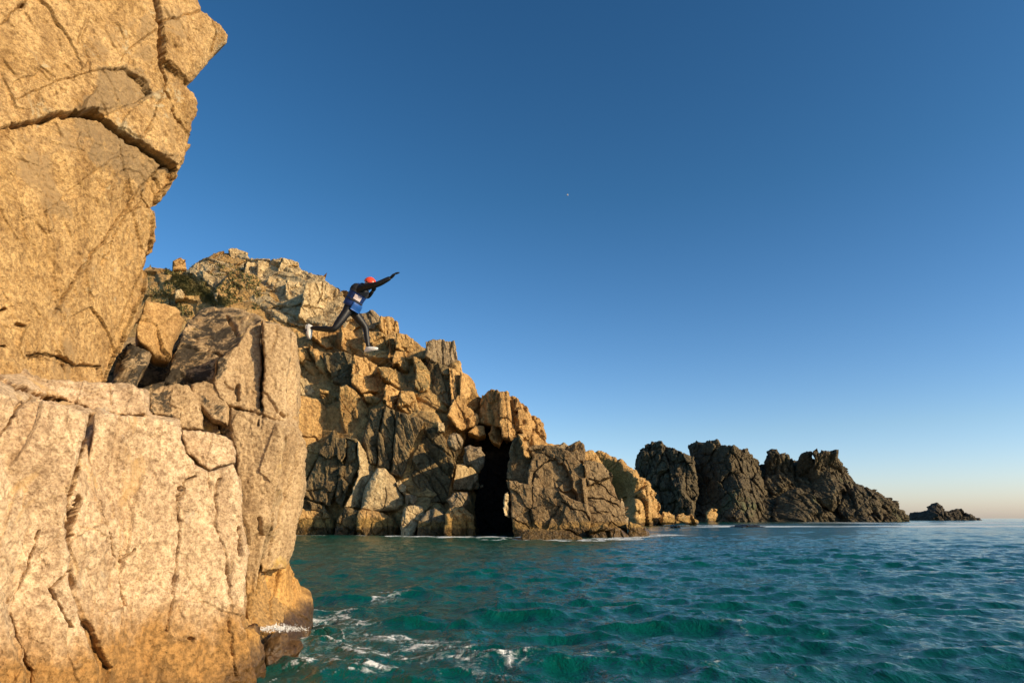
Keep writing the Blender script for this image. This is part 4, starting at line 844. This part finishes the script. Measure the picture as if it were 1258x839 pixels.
bluel = plain('bright_blue_nylon', (.010, .085, .34), .5)
white = plain('white_rubber', (.78, .76, .72), .5)
red = plain('red_helmet_plastic', (.75, .075, .03), .3)
dark = plain('dark_webbing', (.010, .010, .012), .7)
panelm = plain('white_print', (.62, .52, .52), .5)
shoe_sole = plain('grey_sole', (.35, .34, .33), .7)

def skin_mesh(verts, edges, radii, root, sub=2):
    me = bpy.data.meshes.new('tmp'); me.from_pydata([tuple(v) for v in verts], edges, [])
    o = bpy.data.objects.new('tmp', me); C.objects.link(o)
    md = o.modifiers.new('s', 'SKIN'); md.use_smooth_shade = True
    for i, r in enumerate(radii):
        sv = me.skin_vertices[0].data[i]; sv.radius = r if isinstance(r, tuple) else (r, r)
    me.skin_vertices[0].data[root].use_root = True
    ss = o.modifiers.new('u', 'SUBSURF'); ss.levels = sub; ss.render_levels = sub
    dg = bpy.context.evaluated_depsgraph_get(); dg.update()
    ev = o.evaluated_get(dg); m2 = ev.to_mesh()
    V = [v.co.copy() for v in m2.vertices]; F = [list(p.vertices) for p in m2.polygons]
    ev.to_mesh_clear(); bpy.data.objects.remove(o); bpy.data.meshes.remove(me)
    return V, F

pel = jp(429, 379, 0); wai = jp(433, 369, -.02); che = jp(438, 359, -.04); neck0 = jp(445.5, 351.5, -.06); neck = jp(449, 350, -.07)
hipR = jp(427, 382, -.10); kneR = jp(410, 405, -.22); ankR = jp(382.5, 403, -.08)        # trailing leg, nearer
hipL = jp(433, 382, .10); kneL = jp(449, 402, .22); ankL = jp(452.5, 427, .20)            # leading leg
shR = jp(443, 354, -.20); elR = jp(464.5, 349.3, -.34); wrR = jp(480.5, 341, -.38)
shL = jp(448, 352, .12); elL = jp(452, 366, .20); wrL = jp(458.5, 357, .08)
V = [pel, wai, che, neck0, neck, hipR, (hipR+kneR)/2, kneR, (kneR*.62+ankR*.38), ankR, hipL, (hipL+kneL)/2, kneL, (kneL*.62+ankL*.38), ankL,
     shR, (shR+elR)/2, elR, (elR*.65+wrR*.35), wrR, shL, (shL+elL)/2, elL, wrL]
footR = ankR + (jp(372, 409, -.06)-ankR)*.9; footL = ankL + (jp(463, 431.5, .18)-ankL)*.9
V += [footR, footL]
E = [(0, 1), (1, 2), (2, 3), (3, 4), (0, 5), (5, 6), (6, 7), (7, 8), (8, 9), (9, 24), (0, 10), (10, 11), (11, 12), (12, 13), (13, 14), (14, 25),
     (2, 15), (15, 16), (16, 17), (17, 18), (18, 19), (2, 20), (20, 21), (21, 22), (22, 23)]
RAD = [(.13, .12), (.115, .11), (.13, .12), (.075, .075), .055, .095, .088, .062, .06, .04, .095, .088, .062, .06, .04, .074, .068, .058, .056, .042, .066, .058, .048, .034, .040, .040]
BV, BF_ = skin_mesh(V, E, RAD, 0)
VM = [0]*len(BF_)
def add(Vn, Fn, mi):
    k = len(BV); BV.extend(Vn); BF_.extend([[i+k for i in f] for f in Fn]); VM.extend([mi]*len(Fn))
def hand(wr, d, palm_n, curl):
    d = d.normalized(); s = d.cross(palm_n).normalized(); n_ = s.cross(d).normalized()
    pv = [wr-d*.03, wr+d*.035, wr+d*.10]; add(*skin_mesh(pv, [(0, 1), (1, 2)], [(.036, .030), (.050, .024), (.046, .020)], 0, 2), 0)
    for k, L_ in enumerate((.062, .072, .068, .052)):
        L_ *= 1.25; b0 = wr + d*.08 + s*(k-1.5)*.024; q = [b0]; dd = d.copy()
        for j, f in enumerate((.42, .32, .26)):
            dd = (dd*math.cos(curl) + n_*math.sin(curl)).normalized(); b0 = b0 + dd*L_*f*1.25; q.append(b0)
        add(*skin_mesh(q, [(0, 1), (1, 2), (2, 3)], [.0125, .012, .011, .010], 0, 1), 0)
    b0 = wr + d*.02 - s*.03; q = [b0, b0+(-s*.7+d*.6)*.035, b0+(-s*.5+d*1.1)*.055+n_*.012, b0+(-s*.3+d*1.4)*.062+n_*.03]
    add(*skin_mesh(q, [(0, 1), (1, 2), (2, 3)], [.016, .015, .013, .011], 0, 1), 0)
hand(wrR, (jp(488.5, 333, -.40)-wrR), Vector((.2, .2, -1)), .28)
hand(wrL, (jp(461, 351, -.02)-wrL), Vector((-.5, -.8, .2)), .5)
# head: turned to the right and down, chin towards the chest
hc = jp(453.2, 349.5, -.09)
fwd = Vector((.72, -.30, -.62)).normalized(); upv = Vector((.42, -.12, .80)); upv = (upv-fwd*upv.dot(fwd)).normalized(); sid = upv.cross(fwd).normalized()
HM = Matrix((sid, fwd, upv)).transposed()
bm = bmesh.new(); bmesh.ops.create_uvsphere(bm, u_segments=32, v_segments=24, radius=1)
for v in bm.verts:
    x, y, z = v.co
    X = x*.074; Yh = y*.094; Zh = z*.115
    if z < -.2: X *= 1-.28*(-z-.2); Yh = Yh*(1-.12*(-z-.2)) + .010*max(y, 0)
    if y > 0:
        g = math.exp(-((x/.20)**2+((z+.12)/.24)**2)); Yh += .022*g                 # nose
        for sx in (-1, 1):
            g = math.exp(-(((x-sx*.38)/.17)**2+((z-.06)/.13)**2)); Yh -= .010*g    # eye sockets
        g = math.exp(-((x/.34)**2+((z+.50)/.07)**2)); Yh += .005*g                  # lips
        g = math.exp(-((x/.30)**2+((z+.78)/.14)**2)); Yh += .008*g                  # chin
    if abs(x) > .9 and abs(z) < .3 and abs(y) < .3: X *= 1.12                        # ears
    v.co = HM @ Vector((X, Yh, Zh)) + hc
add([v.co.copy() for v in bm.verts], [[v.index for v in f.verts] for f in bm.faces], 1); bm.free()
def join_obj(name, Vs, Fs, mats, mi, parent=None, smooth=True):
    o = mesh_obj(name, np.array([tuple(v) for v in Vs]), Fs, None, parent, smooth)
    for m in mats: o.data.materials.append(m)
    o.data.polygons.foreach_set('material_index', mi); return o
person = join_obj('person', BV, BF_, [neo, skin], VM)
tag(person, 'person in black wetsuit, blue vest and red helmet leaping from the cliff, arm flung forward', 'person')
# small eyes and mouth painted as geometry on the face
for sx in (-1, 1):
    bm = bmesh.new(); bmesh.ops.create_uvsphere(bm, u_segments=12, v_segments=8, radius=.011)
    c = HM @ Vector((sx*.027, .080, .008)) + hc
    Vn = [v.co+c for v in bm.verts]; Fn = [[v.index for v in f.verts] for f in bm.faces]; bm.free()
    join_obj('eye', Vn, Fn, [plain('eye', (.12, .08, .06), .2)], [0]*len(Fn), person)
# helmet
bm = bmesh.new(); bmesh.ops.create_uvsphere(bm, u_segments=36, v_segments=24, radius=1)
dele = [v for v in bm.verts if v.co.z < -.12 - .22*(1 if v.co.y < 0 else 0)*abs(v.co.y) + (.22*v.co.y if v.co.y > 0 else 0)]
bmesh.ops.delete(bm, geom=dele, context='VERTS')
for v in bm.verts: v.co = HM @ Vector((v.co.x*.100, v.co.y*.122, v.co.z*.112+.030)) + hc
bmesh.ops.solidify(bm, geom=bm.faces[:], thickness=-.008)
Vn = [v.co.copy() for v in bm.verts]; bm.verts.index_update(); Fn = [[v.index for v in f.verts] for f in bm.faces]; bm.free()
hel = join_obj('helmet', Vn, Fn, [red], [0]*len(Fn), person)
def tube(pts, r, name, mat, parent, closed=False, seg=8):
    Vn = []; Fn = []; n_ = len(pts); pts = [Vector(p) for p in pts]
    for i, p in enumerate(pts):
        t = (pts[(i+1) % n_ if closed else min(i+1, n_-1)]-pts[(i-1) % n_ if closed else max(i-1, 0)]).normalized()
        a = t.orthogonal().normalized(); b = t.cross(a)
        for k in range(seg): Vn.append(p+(a*math.cos(6.2832*k/seg)+b*math.sin(6.2832*k/seg))*r)
    for i in range(n_ if closed else n_-1):
        for k in range(seg):
            j = (i+1) % n_; Fn.append([i*seg+k, i*seg+(k+1) % seg, j*seg+(k+1) % seg, j*seg+k])
    return join_obj(name, Vn, Fn, [mat], [0]*len(Fn), parent)
tube([HM @ Vector((s_*.085*math.cos(a), .03+.02*math.sin(a), -.02-.095*math.sin(a))) + hc for s_, a in [(1, .0), (1, .5), (1, 1.0), (1, 1.57), (-1, 1.0), (-1, .5), (-1, 0)]], .006, 'chin_strap', dark, person)
# buoyancy vest: a padded shell about the trunk
axis = (neck0-pel).normalized(); vf = Vector((.80, -.62, 0)); vf = (vf-axis*vf.dot(axis)).normalized(); vs_ = axis.cross(vf)
def vest_ring(c, rf, rs, rb, nseg=40):
    out = []
    for k in range(nseg):
        a = 6.2832*k/nseg; ca, sa = math.cos(a), math.sin(a)
        out.append(c + vf*(ca*(rf if ca > 0 else rb)) + vs_*(sa*rs))
    return out
L_ = (neck0-pel).length; Vn = []; Fn = []
prof = [(.06, .13, .15, .13), (.08, .162, .172, .145), (.2, .168, .172, .150), (.34, .160, .165, .150), (.5, .162, .170, .155), (.66, .168, .182, .160), (.80, .158, .185, .155), (.93, .125, .155, .13), (1.02, .085, .10, .09), (1.02, .070, .08, .075)]
for t, a, b, c in prof: Vn += vest_ring(pel+axis*L_*t+vf*.02*(1-t), a, b, c)
for i in range(len(prof)-1):
    for k in range(40): Fn.append([i*40+k, i*40+(k+1) % 40, (i+1)*40+(k+1) % 40, (i+1)*40+k])
vest = join_obj('buoyancy_vest', Vn, Fn, [blue], [0]*len(Fn), person)
# bright blue lower front flap, white printed panel, straps
def patch(name, t0, t1, a0, a1, off, mat, parent, nu=14, nv=8):
    Vn = []; Fn = []
    for lay in (0, 1):
        for j in range(nv+1):
            t = t0+(t1-t0)*j/nv
            ts = [p[0] for p in prof[1:9]]; ff = np.interp(t, ts, [p[1] for p in prof[1:9]]); fs = np.interp(t, ts, [p[2] for p in prof[1:9]]); fb_ = np.interp(t, ts, [p[3] for p in prof[1:9]])
            for i in range(nu+1):
                a = a0+(a1-a0)*i/nu; ca, sa = math.cos(a), math.sin(a); o_ = off*(1-lay)-.004*lay
                Vn.append(pel+axis*L_*t+vf*.02*(1-t) + vf*(ca*((ff if ca > 0 else fb_)+o_)) + vs_*(sa*(fs+o_)))
    W1 = nu+1; S = W1*(nv+1)
    for j in range(nv):
        for i in range(nu):
            a = j*W1+i; Fn.append([a, a+1, a+1+W1, a+W1]); Fn.append([S+a+W1, S+a+1+W1, S+a+1, S+a])
    for j in range(nv):
        for i in (0, nu): a = j*W1+i; Fn.append([a, a+W1, S+a+W1, S+a])
    for i in range(nu):
        for j in (0, nv): a = j*W1+i; Fn.append([a, a+1, S+a+1, S+a])
    return join_obj(name, Vn, Fn, [mat], [0]*len(Fn), parent)
cs = 1 if vs_.y < 0 else -1
patch('front_flap', .0, .30, -.5, 1.05, .028, bluel, vest)
patch('printed_panel', .40, .58, cs*.35-.42, cs*.35+.42, .012, panelm, vest)
patch('shoulder_pad', .66, .97, -3.1, 3.1, .008, dark, vest, nu=40)
patch('webbing_strap', .33, .37, -3.1, 3.1, .012, dark, vest, nu=40, nv=2)
# shoes
def shoe(ank, toe, up):
    d = (toe-ank); d = (d-up*d.dot(up)).normalized(); s = d.cross(up).normalized()
    bm = bmesh.new(); bmesh.ops.create_uvsphere(bm, u_segments=28, v_segments=20, radius=1)
    for v in bm.verts:
        x, y, z = v.co
        W_ = .056*(1-.18*max(-y, 0)+.05*max(y, 0)); Lh = .146
        zt = z*.050
        if z > 0: zt = z*(.062 - .028*max(y+.1, 0)) + (.05*math.exp(-((y+.55)/.3)**2)*z)
        else: zt = max(zt, -.034)
        v.co = ank - up*.055 + d*(.055+y*Lh) + s*(x*W_) + up*zt
    Vn = [v.co.copy() for v in bm.verts]; Fn = [[v.index for v in f.verts] for f in bm.faces]; bm.free()
    so = join_obj('shoe', Vn, Fn, [white], [0]*len(Fn), person)
    bm = bmesh.new(); bmesh.ops.create_uvsphere(bm, u_segments=28, v_segments=12, radius=1)
    for v in bm.verts:
        x, y, z = v.co; v.co = ank - up*(.055+.038) + d*(.055+y*.148) + s*(x*.052) + up*z*.010
    Vn = [v.co.copy() for v in bm.verts]; Fn = [[v.index for v in f.verts] for f in bm.faces]; bm.free()
    join_obj('sole', Vn, Fn, [shoe_sole], [0]*len(Fn), so)
upR = (kneR-ankR).normalized(); shoe(ankR, jp(374, 416, -.02), (upR*.8+Vector((0, 0, .25))).normalized())
upL = (kneL-ankL).normalized(); shoe(ankL, jp(468, 428, .12), (upL+Vector((.0, 0, .35))).normalized())

# ------------------------------------------------------------------ splash on the foot rock, distant gull
rng = np.random.RandomState(5)
def spray(name, px, py, Yc, wx, wz, n_, lab):
    c = px2w(px, py, Yc); Vn = []; Fn = []
    bm = bmesh.new(); bmesh.ops.create_icosphere(bm, subdivisions=1, radius=1); bv = np.array([v.co[:] for v in bm.verts]); bf = [[v.index for v in f.verts] for f in bm.faces]; bm.free()
    for k in range(n_):
        a = rng.normal(0, 1); r_ = abs(rng.normal(0, .0022))+.0015
        p = c + np.array([a*wx, rng.normal(0, 1)*wx*.6, abs(rng.normal(0, 1))*wz*math.exp(-a*a*.7)])
        i0 = len(Vn)*1; st = sum(len(x) for x in Vn) if False else None
        Fn += [[q+k*len(bv) for q in f] for f in bf]; Vn.append(bv*r_*np.array([1, 1, .8+rng.rand()]) + p)
    o = mesh_obj(name, np.concatenate(Vn), Fn, M['spray']); tag(o, lab, kind='stuff')
m, nt, b = new_mat('spray'); b.inputs['Base Color'].default_value = (.85, .86, .85, 1); b.inputs['Roughness'].default_value = .3; M['spray'] = m
spray('splash', 340, 773, 9.0, .17, .022, 1100, 'white splash breaking on the rusty wedge of rock')

gull = []
c = Vector(px2w(697, 240, 140.))
Vn = []; Fn = []
bm = bmesh.new(); bmesh.ops.create_uvsphere(bm, u_segments=12, v_segments=8, radius=1)
for v in bm.verts: v.co = Vector((v.co.x*.28*(1-.0*v.co.x), v.co.y*.08, v.co.z*.08))+c
Vn = [v.co.copy() for v in bm.verts]; Fn = [[v.index for v in f.verts] for f in bm.faces]; bm.free()
gm = plain('gull_white', (.6, .6, .6), .7)
g = join_obj('gull', Vn, Fn, [gm], [0]*len(Fn)); tag(g, 'tiny pale gull gliding high in the open sky', 'bird')
for s_ in (-1, 1):
    pts = []
    for t in np.linspace(0, 1, 7):
        ctr = c + Vector((.04-.12*t*t, s_*(.05+.62*t), .02+.16*math.sin(t*2.2)))
        w = .10*(1-t*.8)
        pts.append((ctr+Vector((w, 0, 0)), ctr-Vector((w, 0, 0)), ctr+Vector((0, 0, .02*(1-t))), ctr-Vector((0, 0, .015*(1-t)))))
    Vn = [q for p in pts for q in (p[0], p[2], p[1], p[3])]
    Fn = [[i*4+k, i*4+(k+1) % 4, (i+1)*4+(k+1) % 4, (i+1)*4+k] for i in range(6) for k in range(4)]
    join_obj('wing', Vn, Fn, [gm], [0]*len(Fn), g)
